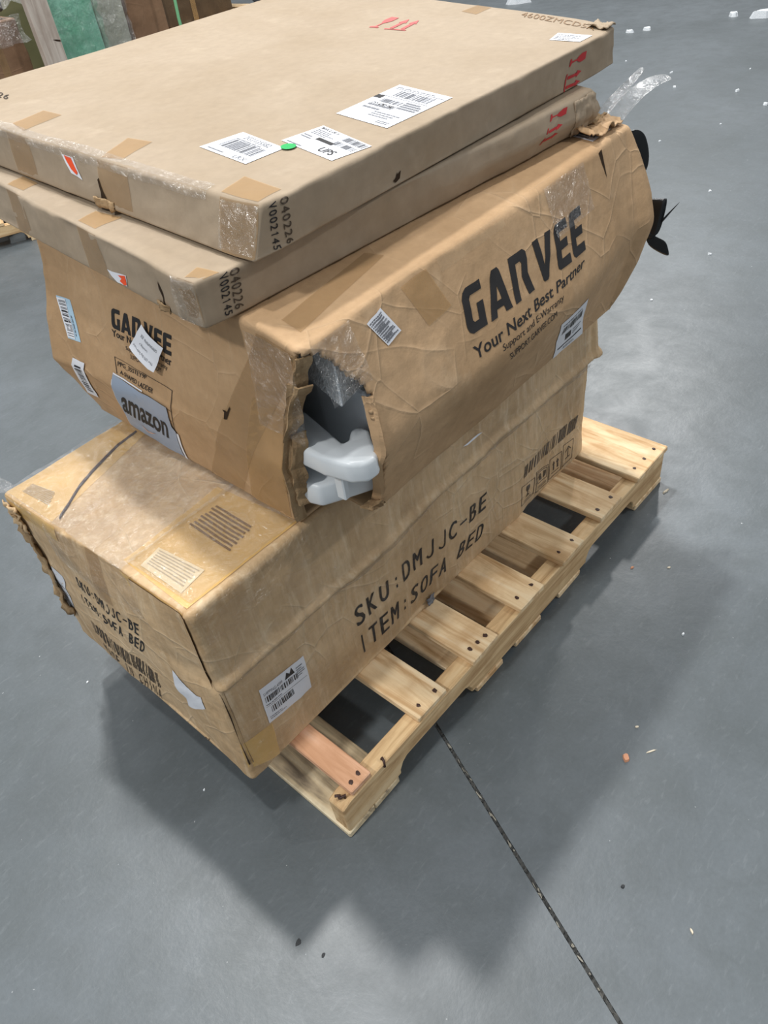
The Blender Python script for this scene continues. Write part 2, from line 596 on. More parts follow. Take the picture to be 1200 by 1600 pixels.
def tube(pts, rad, seg=8):
    """verts, faces of a tube along points; rad scalar or list"""
    P = [Vector(p) for p in pts]
    V, F = [], []
    n = len(P)
    up = Vector((0.13, .37, .92))
    for i, p in enumerate(P):
        d = (P[min(i + 1, n - 1)] - P[max(i - 1, 0)]).normalized()
        a = d.cross(up).normalized()
        c = d.cross(a).normalized()
        r = rad[i] if isinstance(rad, (list, tuple)) else rad
        for k in range(seg):
            t = 2 * math.pi * k / seg
            V.append(p + a * (r * math.cos(t)) + c * (r * math.sin(t)))
    for i in range(n - 1):
        for k in range(seg):
            F.append((i * seg + k, i * seg + (k + 1) % seg, (i + 1) * seg + (k + 1) % seg, (i + 1) * seg + k))
    F.append(tuple(range(seg))[::-1])
    F.append(tuple((n - 1) * seg + k for k in range(seg)))
    return [tuple(v) for v in V], F


def lines(L, r, step):
    n = max(2, int(math.ceil((L - 2 * r) / step)) + 1)
    return np.concatenate([[0, r * .35, r * .7], np.linspace(r, L - r, n), [L - r * .7, L - r * .35, L]])


def carton_mesh(box, name, mat, parent, step=.008, keep=None, faces=('near', 'far', 'right', 'left', 'top', 'bottom'), thick=None):
    bm = bmesh.new()
    for f in faces:
        W, H = box.fsize(f)
        st = step if f in ('near', 'right', 'top') else step * 2
        gs, gt = lines(W, box.r, step), lines(H, box.r, step)
        S, T = np.meshgrid(gs, gt)
        P = box.surf(f, S.ravel(), T.ravel())
        vs_ = [bm.verts.new(q) for q in P]
        nw, nh = len(gs), len(gt)
        for j in range(nh - 1):
            for i in range(nw - 1):
                if keep is not None and not keep(f, (gs[i] + gs[i + 1]) / 2, (gt[j] + gt[j + 1]) / 2):
                    continue
                a, b_, c, d = j * nw + i, j * nw + i + 1, (j + 1) * nw + i + 1, (j + 1) * nw + i
                q = (a, b_, c, d) if f != 'bottom' else (a, d, c, b_)
                bm.faces.new([vs_[k] for k in q])
    bmesh.ops.remove_doubles(bm, verts=bm.verts[:], dist=.0004)
    loose = [v for v in bm.verts if not v.link_faces]
    bmesh.ops.delete(bm, geom=loose, context='VERTS')
    o = bm_obj(name, bm, mat, parent, True)
    if thick:
        md = o.modifiers.new('board', 'SOLIDIFY')
        md.thickness = thick
        md.offset = -1
    return o


# ---- flat print and stickers, laid on a carton's surface -------------------------------------------------
def bil(Q, x, y):
    Q = np.asarray(Q, float)
    x = np.asarray(x)[:, None]; y = np.asarray(y)[:, None]
    return Q[0] * (1 - x) * (1 - y) + Q[1] * x * (1 - y) + Q[2] * x * y + Q[3] * (1 - x) * y


def qsize(Q):
    Q = np.asarray(Q, float)
    return max(np.linalg.norm(Q[1] - Q[0]), 1e-4), max(np.linalg.norm(Q[3] - Q[0]), 1e-4)


def cut2d(V, F, Q, step=.018):
    """slice unit-square 2-D polygons into small pieces so that they follow the surface"""
    w, h = qsize(Q)
    bm = bmesh.new()
    vs_ = [bm.verts.new((x, y, 0)) for x, y in V]
    for f in F:
        try: bm.faces.new([vs_[i] for i in f])
        except ValueError: pass
    xs = [v[0] for v in V]; ys = [v[1] for v in V]
    for ax, (lo, hi, L) in enumerate(((min(xs), max(xs), w), (min(ys), max(ys), h))):
        n = int((hi - lo) * L / step)
        for i in range(1, n + 1):
            c = lo + (hi - lo) * i / (n + 1)
            co = (c, 0, 0) if ax == 0 else (0, c, 0)
            no = (1, 0, 0) if ax == 0 else (0, 1, 0)
            bmesh.ops.bisect_plane(bm, geom=bm.verts[:] + bm.edges[:] + bm.faces[:], plane_co=co, plane_no=no)
    bm.verts.index_update()
    V2 = np.array([(v.co.x, v.co.y) for v in bm.verts])
    F2 = [[v.index for v in f.verts] for f in bm.faces]
    bm.free()
    return V2, F2


def decal(box, face, Q, V, F, mat, name, parent, off=.0012, step=.018):
    V2, F2 = cut2d(V, F, Q, step)
    st = bil(Q, V2[:, 0], V2[:, 1])
    W, H = box.fsize(face)
    P = box.surf(face, np.clip(st[:, 0], 0, W), np.clip(st[:, 1], 0, H), off)
    return mk(name, P, F2, mat, parent, True)


SQ = ([(0, 0), (1, 0), (1, 1), (0, 1)], [(0, 1, 2, 3)])


def patch(box, face, Q, mat, name, parent, off=.0010, poly=None, step=.016):
    if poly is None: V, F = SQ
    else:
        V = poly
        F = [tuple(t) for t in tessellate_polygon([[Vector((x, y, 0)) for x, y in poly]])]
    return decal(box, face, Q, V, F, mat, name, parent, off, step)


def g_rect(x0, y0, x1, y1):
    return [(x0, y0), (x1, y0), (x1, y1), (x0, y1)], [(0, 1, 2, 3)]


def g_poly(poly):
    return list(poly), [tuple(t) for t in tessellate_polygon([[Vector((x, y, 0)) for x, y in poly]])]


def g_frame(x0, y0, x1, y1, w, h=None):
    h = h or w
    return g_join([g_rect(x0, y0, x1, y0 + h), g_rect(x0, y1 - h, x1, y1), g_rect(x0, y0 + h, x0 + w, y1 - h), g_rect(x1 - w, y0 + h, x1, y1 - h)])


def g_join(gs):
    V, F = [], []
    for v, f in gs:
        k = len(V)
        V += list(v)
        F += [tuple(i + k for i in q) for q in f]
    return V, F


def g_bars(x0, y0, x1, y1, n, seed=1):
    rnd = random.Random(seed)
    ws = [rnd.choice((1, 1, 2, 3)) for _ in range(2 * n - 1)]
    u = (x1 - x0) / sum(ws)
    out, x = [], x0
    for i, w in enumerate(ws):
        if i % 2 == 0: out.append(g_rect(x, y0, x + w * u, y1))
        x += w * u
    return g_join(out)


def g_lines(x0, y0, x1, y1, n, seed=1, fill=.45):
    """rows too fine to read in the photograph: short dashes"""
    rnd = random.Random(seed)
    out = []
    h = (y1 - y0) / n
    for i in range(n):
        x = x0
        e = x0 + (x1 - x0) * rnd.uniform(.6, 1)
        while x < e:
            w = (x1 - x0) * rnd.uniform(.05, .18)
            out.append(g_rect(x, y0 + i * h, min(x + w, e), y0 + i * h + h * fill))
            x += w + (x1 - x0) * .025
    return g_join(out)


_TXT = {}


def g_text(body, x0, y0, x1, y1, bold=0.0):
    """lettering of the built-in face stretched to a rectangle"""
    key = (body, bold)
    if key not in _TXT:
        c = bpy.data.curves.new('t', 'FONT')
        c.body = body
        c.size = 1.0
        c.offset = bold
        c.resolution_u = 3
        c.fill_mode = 'FRONT'
        o = bpy.data.objects.new('t', c)
        COL.objects.link(o)
        dg = bpy.context.evaluated_depsgraph_get()
        me = bpy.data.meshes.new_from_object(o.evaluated_get(dg))
        V = [(v.co.x, v.co.y) for v in me.vertices]
        F = [tuple(p.vertices) for p in me.polygons]
        bpy.data.objects.remove(o, do_unlink=True)
        bpy.data.curves.remove(c)
        bpy.data.meshes.remove(me)
        _TXT[key] = (V, F)
    V, F = _TXT[key]
    a = np.array(V)
    lo, hi = a.min(0), a.max(0)
    s = (a - lo) / np.maximum(hi - lo, 1e-6)
    return [(x0 + (x1 - x0) * q[0], y0 + (y1 - y0) * q[1]) for q in s], F


def g_mono(body, x0, y0, x1, y1, fill=.66, heavy=.0):
    """stencil-printer lettering: every character in a cell of the same width"""
    n = len(body)
    cw = (x1 - x0) / (n - 1 + fill)
    h = y1 - y0
    out = []
    for i, ch in enumerate(body):
        a, b_ = x0 + i * cw, x0 + i * cw + cw * fill
        m = (a + b_) / 2
        w = b_ - a
        if ch == ' ': continue
        if ch == ':':
            out += [g_rect(m - w * .11, y0 + h * .14, m + w * .11, y0 + h * .30), g_rect(m - w * .11, y0 + h * .56, m + w * .11, y0 + h * .72)]
        elif ch == '-': out.append(g_rect(a, y0 + h * .42, b_, y0 + h * .53))
        elif ch == 'I': out.append(g_rect(m - w * .10, y0, m + w * .10, y1))
        elif ch == 'J':
            out.append(g_poly([(a + w * .78, y1), (a + w * .98, y1), (a + w * .98, y0 + h * .22), (a + w * .86, y0 + h * .05), (a + w * .62, y0), (a + w * .30, y0 + h * .02), (a + w * .08, y0 + h * .16),
                               (a + w * .20, y0 + h * .25), (a + w * .40, y0 + h * .12), (a + w * .62, y0 + h * .11), (a + w * .76, y0 + h * .26)]))
        elif ch == '1': out.append(g_poly([(m - w * .05, y0), (m + w * .16, y0), (m + w * .16, y1), (m, y1), (m - w * .30, y0 + h * .80), (m - w * .24, y0 + h * .70), (m - w * .05, y0 + h * .82)]))
        else:
            ds = (-heavy, 0, heavy) if heavy else (0,)
            for d in ds: out.append(g_text(ch, a + d, y0, b_ + d, y1))
    return g_join(out)


# angular capitals of the big carton mark
GLYPH = {
    'G': ([[(.72, 1), (.20, 1), (.06, .93), (0, .80), (0, .20), (.06, .07), (.20, 0), (.72, 0), (.72, .56), (.48, .56), (.48, .21), (.31, .21), (.25, .27), (.25, .73), (.31, .79), (.72, .79)]], .72),
    'A': ([[(0, 0), (.25, 0), (.435, .64), (.435, 1), (.33, 1), (.27, .93)], [(.435, 1), (.54, 1), (.60, .93), (.87, 0), (.62, 0), (.435, .64)], [(.29, .15), (.58, .15), (.54, .32), (.33, .32)]], .87),
    'R': ([[(0, 0), (.25, 0), (.25, .79), (.46, .79), (.51, .73), (.44, .46), (.62, 0), (.90, 0), (.71, .46), (.77, .74), (.74, .92), (.62, 1), (0, 1)]], .90),
    'V': ([[(0, 1), (.26, 1), (.43, .34), (.60, 1), (.86, 1), (.56, .05), (.50, 0), (.36, 0), (.30, .05)]], .86),
    'E': ([[(.12, 0), (.68, 0), (.68, .21), (.25, .21), (.25, .40), (.62, .40), (.62, .60), (.25, .60), (.25, .79), (.68, .79), (.68, 1), (.12, 1), (.03, .95), (0, .86), (0, .14), (.03, .05)]], .68),
}


def g_mark(word, x0, y0, x1, y1, gap=.12):
    tot = sum(GLYPH[c][1] for c in word) + gap * (len(word) - 1)
    x, out = 0.0, []
    for ch in word:
        polys, w = GLYPH[ch]
        for p in polys:
            out.append(g_poly([(x0 + (x1 - x0) * (x + a) / tot, y0 + (y1 - y0) * b_) for a, b_ in p]))
        x += w + gap
    return g_join(out)


def pr(box, face, Q, g, mat, name, parent, off=.0008, step=.014):
    return decal(box, face, Q, g[0], g[1], mat, name, parent, off, step)


# carton symbols in a unit square
def g_glass():
    return g_join([g_poly([(.25, .98), (.75, .98), (.78, .70), (.66, .50), (.55, .44), (.55, .16), (.76, .10), (.76, .03), (.24, .03), (.24, .10), (.45, .16), (.45, .44), (.34, .50), (.22, .70)])])


def g_arrow(x0, x1):
    m = (x0 + x1) / 2; w = (x1 - x0) * .24
    return g_poly([(m - w, .0), (m + w, .0), (m + w, .60), (x1, .60), (m, 1.0), (x0, .60), (m - w, .60)])


# ================================================================ floor with its saw-cut joint
J0, J1 = np.array([.28, .018]), np.array([.051, -.518])
jd = (J1 - J0) / np.linalg.norm(J1 - J0)
jn = np.array([-jd[1], jd[0]])
JW = .0036
a0, a1 = J0 - jd * 14, J0 + jd * 14
V, F = [], []
for sgn in (-1, 1):
    k = len(V)
    e0, e1 = a0 + jn * sgn * JW, a1 + jn * sgn * JW
    o0, o1 = a0 + jn * sgn * 16, a1 + jn * sgn * 16
    V += [(*e0, 0), (*e1, 0), (*o1, 0), (*o0, 0), (*e0, -.006), (*e1, -.006)]
    F += [(k, k + 1, k + 2, k + 3) if sgn > 0 else (k + 3, k + 2, k + 1, k), (k, k + 4, k + 5, k + 1)]
F.append((4, 5, 11, 10))
floor = mk('floor', V, F, 'floor', smooth=False)
floor['kind'] = 'structure'
# ragged filler lying in the joint
bm = bmesh.new()
rnd = random.Random(3)
n = 420
prev = None
for i in range(n):
    t = -.25 + i * .0038
    w = JW * rnd.uniform(.5, 1.25)
    z = rnd.uniform(-.004, .0012)
    c = J0 + jd * t
    pa, pb, pc = c + jn * w, c + jn * rnd.uniform(-.3, .3) * JW, c - jn * w
    row = [bm.verts.new((*pa, -.001 + rnd.uniform(0, .0018))), bm.verts.new((*pb, z)), bm.verts.new((*pc, -.001 + rnd.uniform(0, .0018)))]
    if prev:
        for k in (0, 1): bm.faces.new((prev[k], row[k], row[k + 1], prev[k + 1]))
    prev = row
jf = bm_obj('joint_filler', bm, 'joint', floor)
M['chip'] = plain('joint_chip', (150, 146, 134), .8)
for i in range(26):
    t = rnd.uniform(0, .62) if i < 34 else rnd.uniform(-.1, 0)
    c = J0 + jd * t + jn * rnd.uniform(-.6, .6) * JW
    bm = bmesh.new()
    ln, wd = rnd.uniform(.002, .007) * (1.5 if i % 6 == 0 else 1), rnd.uniform(.0008, .0018)
    an = rnd.uniform(-.25, .25)
    dx = jd * math.cos(an) + jn * math.sin(an); dy = np.array([-dx[1], dx[0]])
    ring = [bm.verts.new((*(c + dx * ln * math.cos(q) * rnd.uniform(.7, 1.1) + dy * wd * math.sin(q) * rnd.uniform(.6, 1.2)), .0006)) for q in np.linspace(0, 2 * math.pi, 8)[:-1]]
    top = bm.verts.new((*c, .0024))
    for k in range(7): bm.faces.new((ring[k], ring[(k + 1) % 7], top))
    bm_obj('joint_chip', bm, 'chip', floor)

# ================================================================ pallet
pal = thing('pallet', (0, 0, 0), 'bare wooden shipping pallet under the stack of damaged cartons', 'pallet')
ZB, ZS, ZT = .016, .105, .121


def stringer(y0, y1, seed):
    rnd = random.Random(seed)
    pts = [(.004, ZB), (.152, ZB)]
    def notch(xa, xb):
        return [(xa, ZB + .012), (xa + .010, ZB + .030), (xa + .022, ZB + .037), (xb - .022, ZB + .037), (xb - .010, ZB + .030), (xb, ZB + .012), (xb, ZB)]
    pts += notch(.152, .381) + [(.838, ZB)] + notch(.838, 1.067) + [(1.217, ZB), (1.217, ZS), (.9, ZS + .0005), (.5, ZS - .001), (.16, ZS), (.02, ZS - .001), (0, ZS - .008)]
    bm = prism_bm(pts, 1, y0, y1, .0022)
    for v in bm.verts:
        if v.co.x < .03 and v.co.z > .09: v.co.x += .006 * abs(v.co.y - (y0 + y1) / 2) / (y1 - y0)
    return bm_obj('stringer', bm, 'wood_x', pal)


stringer(.002, .040, 1)
stringer(.489, .527, 2)
stringer(.976, 1.014, 3)


def nail_at(x, y, z, parent, r=.0045, seed=0):
    rnd = random.Random(seed)
    V = [(x, y, z + .0012)]
    k = 9
    for i in range(k):
        t = 2 * math.pi * i / k
        q = r * rnd.uniform(.75, 1.25)
        V.append((x + q * math.cos(t), y + q * math.sin(t) * 1.2, z + .0006))
    for i in range(k):
        t = 2 * math.pi * i / k
        V.append((x + r * 1.1 * math.cos(t), y + r * 1.1 * math.sin(t), z - .004))
    F = [(0, 1 + i, 1 + (i + 1) % k) for i in range(k)] + [(1 + i, 1 + k + i, 1 + k + (i + 1) % k, 1 + (i + 1) % k) for i in range(k)]
    return mk('nail', V, F, 'nail', parent, False)


TOP = [(.031, .083, .004, 'wood_pink'), (.219, .304, .003, 'wood_y'), (.385, .471, -.002, 'wood_y'), (.553, .641, -.004, 'wood_y'),
       (.719, .808, -.004, 'wood_y'), (.890, .986, -.002, 'wood_y'), (1.063, 1.221, -.003, 'wood_y')]
for i, (xa, xb, ya, mt) in enumerate(TOP):
    bm = box_bm(xa, xb, ya, 1.013, ZS + .0003, ZT, .002, .0012, 20 + i)
    bd = bm_obj('top_board', bm, mt, pal)
    spots = {0: [(.045, .018), (.066, .020)], 6: [(1.095, .024), (1.142, .022), (1.190, .020)]}.get(i)
    if spots is None:
        spots = [(xa + .022, .022), (xb - .018, .018)] + ([(xa + .045, .020)] if i == 2 else [])
    for k, (x, y) in enumerate(spots):
        nail_at(x, y, ZT + .0004, bd, .0042, i * 7 + k)
for i, (xa, xb, mt) in enumerate([(0, .069, 'wood_grey'), (.071, .142, 'wood_grey'), (.395, .490, 'wood_y'), (.540, .640, 'wood_y'), (.715, .81, 'wood_y'), (1.079, 1.219, 'wood_y')]):
    bm = box_bm(xa, xb, 0, 1.015, 0.0, ZB, .002, .0010, 50 + i)
    bm_obj('bottom_board', bm, mt, pal)
# torn-off fasteners left on the bare end of the stringer
for pts, r in (([(.016, .020, .104), (.017, .021, .112), (.010, .026, .115)], .0028), ([(.022, .014, .104), (.024, .013, .113), (.012, .020, .110)], .0024),
               ([(.118, .012, .104), (.119, .010, .111), (.117, .004, .107), (.113, .000, .097)], .0026)):
    v_, f_ = tube(pts, r, 6)
    mk('bent_nail', v_, f_, 'nail', pal)

# ================================================================ cartons
sofa = thing('carton', (.52, .43, .123), 'long worn sofa bed carton in plastic film directly on the pallet', 'box')
garvee = thing('carton', (.62, .42, .574), 'bulging tan ladder carton with a torn open corner on the sofa bed carton', 'box')
flat_low = thing('flat_carton', (.60, .61, .927), 'lower thin flat carton under the topmost carton', 'box')
flat_top = thing('flat_carton', (.69, .62, .992), 'topmost thin flat carton with three white shipping labels and a green dot', 'box')

carton_mesh(SOFA, 'carton_body', 'card_sofa', sofa, .005)
carton_mesh(FLAT_LOW, 'carton_body', 'card_flat', flat_low, .007)
carton_mesh(FLAT_TOP, 'carton_body', 'card_flat', flat_top, .007)


def in_poly(poly, x, y):
    c = False
    j = len(poly) - 1
    for i in range(len(poly)):
        if (poly[i][1] > y) != (poly[j][1] > y) and x < (poly[j][0] - poly[i][0]) * (y - poly[i][1]) / (poly[j][1] - poly[i][1]) + poly[i][0]:
            c = not c
        j = i
    return c


HOLE = [(-.084, -.02), (-.084, .016), (-.078, .09), (-.062, .178), (-.046, .238), (-.012, .31), (-.008, .356), (.029, .342), (.061, .29), (.077, .268), (.068, .2425), (.062, .19), (.080, .10), (.094, .05), (.094, -.02)]


def keep_g(face, s, t):
    if face == 'near': a = -(GARVEE.L[1] - s)
    elif face == 'right': a = s
    elif face == 'bottom': return not (s < .090 and t < .082)
    else: return True
    j = .0015 * math.sin(t * 190) + .0012 * math.sin(t * 417 + a * 300)
    return not in_poly(HOLE, a + j, t)


carton_mesh(GARVEE, 'carton_body', 'card_garvee', garvee, .005, keep_g, thick=.006)


# where each print, sticker and tape lies on its carton face: corners in metres (bottom-left, bottom-right, top-right, top-left as read)
Q = {
    'ft_labelA': (FLAT_TOP, 'top', [(0.105, 0.236), (0.092, 0.122), (0.165, 0.117), (0.181, 0.223)]),
    'ft_labelB': (FLAT_TOP, 'top', [(0.185, 0.144), (0.163, 0.024), (0.235, 0.011), (0.264, 0.132)]),
    'ft_labelC': (FLAT_TOP, 'top', [(0.316, 0.153), (0.304, 0.039), (0.468, 0.036), (0.478, 0.155)]),
    'ft_labelD': (FLAT_TOP, 'top', [(0.823, 0.070), (0.841, 0.015), (0.890, 0.015), (0.872, 0.080)]),
    'ft_dot': (FLAT_TOP, 'top', [(0.165, 0.122), (0.160, 0.104), (0.174, 0.106), (0.180, 0.124)]),
    'ft_redtop': (FLAT_TOP, 'top', [(0.730, 0.472), (0.749, 0.373), (0.828, 0.388), (0.819, 0.482)]),
    'ft_code': (FLAT_TOP, 'top', [(0.940, 0.213), (0.926, 0.028), (0.954, 0.035), (0.972, 0.227)]),
    'ft_date_left': (FLAT_TOP, 'top', [(0.090, 0.886), (0.088, 0.759), (0.105, 0.780), (0.107, 0.905)]),
    'ft_t1': (FLAT_TOP, 'top', [(0.023, 0.619), (0.012, 0.567), (0.088, 0.577), (0.086, 0.632)]),
    'ft_t2': (FLAT_TOP, 'top', [(0.004, 0.339), (0.015, 0.304), (0.083, 0.320), (0.075, 0.371)]),
    'ft_t3': (FLAT_TOP, 'top', [(0.006, 0.078), (0.004, 0.009), (0.057, 0.019), (0.061, 0.092)]),
    'ft_t4': (FLAT_TOP, 'top', [(0.921, 0.357), (0.913, 0.310), (0.975, 0.314), (0.978, 0.356)]),
    'ft_red': (FLAT_TOP, 'right', [(0.787, 0.058), (0.774, 0.002), (0.835, 0.000), (0.847, 0.060)]),
    'ft_date': (FLAT_TOP, 'right', [(0.035, 0.063), (0.062, 0.003), (0.073, 0.003), (0.050, 0.064)]),
    'ft_num': (FLAT_TOP, 'right', [(0.014, 0.062), (0.037, 0.004), (0.050, 0.002), (0.028, 0.063)]),
    'ft_orange': (FLAT_TOP, 'near', [(0.494, 0.035), (0.523, 0.030), (0.501, 0.057), (0.471, 0.057)]),
    'ft_tear': (FLAT_TOP, 'near', [(0.566, 0.000), (0.595, 0.000), (0.578, 0.041), (0.555, 0.044)]),
    'ft_n1': (FLAT_TOP, 'near', [(0.315, 0.006), (0.366, 0.000), (0.378, 0.043), (0.317, 0.045)]),
    'ft_n2': (FLAT_TOP, 'near', [(0.583, 0.005), (0.637, 0.006), (0.638, 0.046), (0.578, 0.051)]),
    'ft_n3': (FLAT_TOP, 'near', [(0.857, 0.001), (0.910, 0.003), (0.910, 0.058), (0.854, 0.057)]),
    'fl_red': (FLAT_LOW, 'right', [(0.728, 0.064), (0.694, 0.021), (0.740, 0.022), (0.778, 0.064)]),
    'fl_date': (FLAT_LOW, 'right', [(0.053, 0.061), (0.049, 0.010), (0.062, 0.009), (0.068, 0.062)]),
    'fl_num': (FLAT_LOW, 'right', [(0.037, 0.060), (0.032, 0.008), (0.044, 0.007), (0.051, 0.062)]),
    'fl_orange': (FLAT_LOW, 'near', [(0.656, 0.005), (0.688, 0.009), (0.690, 0.025), (0.630, 0.016)]),
    'fl_tear': (FLAT_LOW, 'near', [(0.772, 0.001), (0.787, 0.001), (0.786, 0.045), (0.771, 0.043)]),
    'fl_t1': (FLAT_LOW, 'top', [(0.006, 0.548), (0.011, 0.501), (0.042, 0.512), (0.040, 0.563)]),
    'fl_n1': (FLAT_LOW, 'near', [(0.333, 0.022), (0.392, 0.024), (0.382, 0.064), (0.324, 0.064)]),
    'fl_t2': (FLAT_LOW, 'top', [(0.009, 0.313), (0.010, 0.264), (0.057, 0.268), (0.044, 0.324)]),
    'fl_n2': (FLAT_LOW, 'near', [(0.577, 0.011), (0.627, 0.010), (0.614, 0.064), (0.563, 0.064)]),
    'fl_t3': (FLAT_LOW, 'top', [(0.004, 0.026), (0.015, 0.000), (0.041, 0.002), (0.032, 0.038)]),
    'fl_n3': (FLAT_LOW, 'near', [(0.841, 0.008), (0.870, 0.000), (0.870, 0.058), (0.842, 0.064)]),
    'ga_blue': (GARVEE, 'near', [(0.053, 0.181), (0.100, 0.187), (0.081, 0.252), (0.031, 0.247)]),
    'ga_white': (GARVEE, 'near', [(0.018, 0.055), (0.058, 0.057), (0.102, 0.152), (0.060, 0.149)]),
    'ga_mark': (GARVEE, 'near', [(0.208, 0.240), (0.368, 0.241), (0.379, 0.278), (0.216, 0.275)]),
    'ga_tag': (GARVEE, 'near', [(0.207, 0.227), (0.364, 0.223), (0.367, 0.237), (0.207, 0.238)]),
    'ga_sup': (GARVEE, 'near', [(0.240, 0.212), (0.347, 0.208), (0.351, 0.219), (0.242, 0.220)]),
    'ga_web': (GARVEE, 'near', [(0.249, 0.201), (0.329, 0.201), (0.331, 0.209), (0.251, 0.209)]),
    'ga_frame': (GARVEE, 'near', [(0.202, 0.128), (0.307, 0.078), (0.352, 0.177), (0.203, 0.192)]),
    'ga_ppg': (GARVEE, 'near', [(0.208, 0.176), (0.281, 0.172), (0.286, 0.182), (0.211, 0.186)]),
    'ga_lad': (GARVEE, 'near', [(0.211, 0.164), (0.288, 0.149), (0.295, 0.160), (0.213, 0.171)]),
    'ga_amazon': (GARVEE, 'near', [(0.125, 0.014), (0.288, 0.004), (0.322, 0.136), (0.194, 0.160)]),
    'ga_amtext': (GARVEE, 'near', [(0.152, 0.064), (0.275, 0.047), (0.296, 0.092), (0.197, 0.119)]),
    'ga_smile': (GARVEE, 'near', [(0.174, 0.027), (0.221, 0.025), (0.237, 0.046), (0.192, 0.049)]),
    'ga_peel': (GARVEE, 'near', [(0.355, 0.251), (0.300, 0.271), (0.271, 0.229), (0.328, 0.204)]),
    'ga_tape1': (GARVEE, 'near', [(0.367, 0.005), (0.456, 0.006), (0.671, 0.348), (0.590, 0.353)]),
    'ga_tape2': (GARVEE, 'near', [(0.479, 0.007), (0.576, 0.006), (0.627, 0.247), (0.555, 0.240)]),
    'ga_hole2': (GARVEE, 'near', [(0.473, 0.177), (0.490, 0.172), (0.503, 0.204), (0.490, 0.206)]),
    'ga_MARK': (GARVEE, 'right', [(0.285, 0.238), (0.625, 0.234), (0.642, 0.300), (0.299, 0.300)]),
    'ga_TAG': (GARVEE, 'right', [(0.285, 0.201), (0.607, 0.212), (0.618, 0.226), (0.286, 0.221)]),
    'ga_SUP': (GARVEE, 'right', [(0.345, 0.184), (0.523, 0.189), (0.526, 0.202), (0.346, 0.198)]),
    'ga_WEB': (GARVEE, 'right', [(0.367, 0.161), (0.498, 0.175), (0.498, 0.185), (0.359, 0.176)]),
    'ga_label': (GARVEE, 'right', [(0.623, 0.006), (0.737, 0.005), (0.636, 0.140), (0.535, 0.138)]),
    'ga_toplabel': (GARVEE, 'top', [(0.755, 0.057), (0.754, 0.015), (0.823, 0.016), (0.825, 0.049)]),
    'ga_stub': (GARVEE, 'right', [(0.135, 0.297), (0.167, 0.303), (0.148, 0.343), (0.114, 0.337)]),
    'ga_tp1': (GARVEE, 'right', [(0.219, 0.285), (0.274, 0.290), (0.252, 0.352), (0.196, 0.349)]),
    'ga_tp2': (GARVEE, 'right', [(0.537, 0.328), (0.621, 0.323), (0.594, 0.364), (0.523, 0.362)]),
    'ga_worn': (GARVEE, 'right', [(0.281, 0.335), (0.437, 0.343), (0.435, 0.358), (0.277, 0.355)]),
    'ga_topt': (GARVEE, 'top', [(0.028, 0.023), (0.233, 0.059), (0.224, 0.088), (0.031, 0.061)]),
    'so_SKU': (SOFA, 'right', [(0.308, 0.126), (0.723, 0.122), (0.731, 0.164), (0.307, 0.175)]),
    'so_ITEM': (SOFA, 'right', [(0.302, 0.046), (0.700, 0.051), (0.718, 0.087), (0.303, 0.096)]),
    'so_bar': (SOFA, 'right', [(0.868, 0.106), (1.102, 0.101), (1.113, 0.136), (0.875, 0.136)]),
    'so_s1': (SOFA, 'right', [(0.853, 0.031), (0.911, 0.029), (0.921, 0.072), (0.860, 0.086)]),
    'so_s2': (SOFA, 'right', [(0.921, 0.021), (0.981, 0.014), (0.983, 0.069), (0.927, 0.082)]),
    'so_s3': (SOFA, 'right', [(0.983, 0.018), (1.038, 0.017), (1.043, 0.070), (0.989, 0.076)]),
    'so_s4': (SOFA, 'right', [(1.043, 0.018), (1.088, 0.021), (1.096, 0.076), (1.050, 0.081)]),
    'so_label': (SOFA, 'right', [(0.067, 0.101), (0.172, 0.089), (0.170, 0.186), (0.069, 0.194)]),
    'so_rt1': (SOFA, 'right', [(0.040, 0.231), (0.102, 0.227), (0.114, 0.418), (0.047, 0.425)]),
    'so_rt2': (SOFA, 'right', [(0.175, 0.224), (0.258, 0.229), (0.246, 0.358), (0.167, 0.395)]),
    'so_rt3': (SOFA, 'right', [(0.000, 0.042), (0.067, 0.003), (0.072, 0.096), (0.000, 0.111)]),
    'so_sku': (SOFA, 'near', [(0.182, 0.300), (0.362, 0.283), (0.382, 0.326), (0.189, 0.331)]),
    'so_item': (SOFA, 'near', [(0.154, 0.233), (0.347, 0.224), (0.375, 0.273), (0.163, 0.265)]),
    'so_nbar': (SOFA, 'near', [(0.108, 0.091), (0.316, 0.078), (0.357, 0.168), (0.134, 0.158)]),
    'so_made': (SOFA, 'near', [(0.110, 0.023), (0.286, 0.005), (0.313, 0.067), (0.124, 0.069)]),
    'so_torn': (SOFA, 'near', [(0.320, 0.003), (0.493, 0.173), (0.543, 0.313), (0.433, 0.239)]),
    'so_lab': (SOFA, 'near', [(0.005, 0.110), (0.031, 0.102), (0.103, 0.274), (0.045, 0.263)]),
    'so_lab2': (SOFA, 'near', [(0.007, 0.232), (0.028, 0.239), (0.035, 0.272), (0.008, 0.267)]),
    'so_x': (SOFA, 'near', [(0.427, 0.003), (0.438, 0.003), (0.431, 0.011), (0.416, 0.003)]),
    'so_amber': (SOFA, 'top', [(0.036, 0.174), (0.010, 0.000), (0.196, 0.000), (0.217, 0.199)]),
    'so_tab1': (SOFA, 'top', [(0.133, 0.166), (0.128, 0.049), (0.192, 0.062), (0.195, 0.166)]),
    'so_tab2': (SOFA, 'top', [(0.028, 0.153), (0.026, 0.043), (0.079, 0.052), (0.071, 0.163)]),
    'so_tab3': (SOFA, 'top', [(0.022, 0.520), (0.027, 0.429), (0.055, 0.454), (0.045, 0.524)]),
    'so_amberL': (SOFA, 'top', [(0.004, 0.550), (0.018, 0.377), (0.108, 0.451), (0.081, 0.549)]),
    'so_amberN': (SOFA, 'near', [(0.038, 0.413), (0.200, 0.445), (0.181, 0.445), (0.021, 0.445)]),
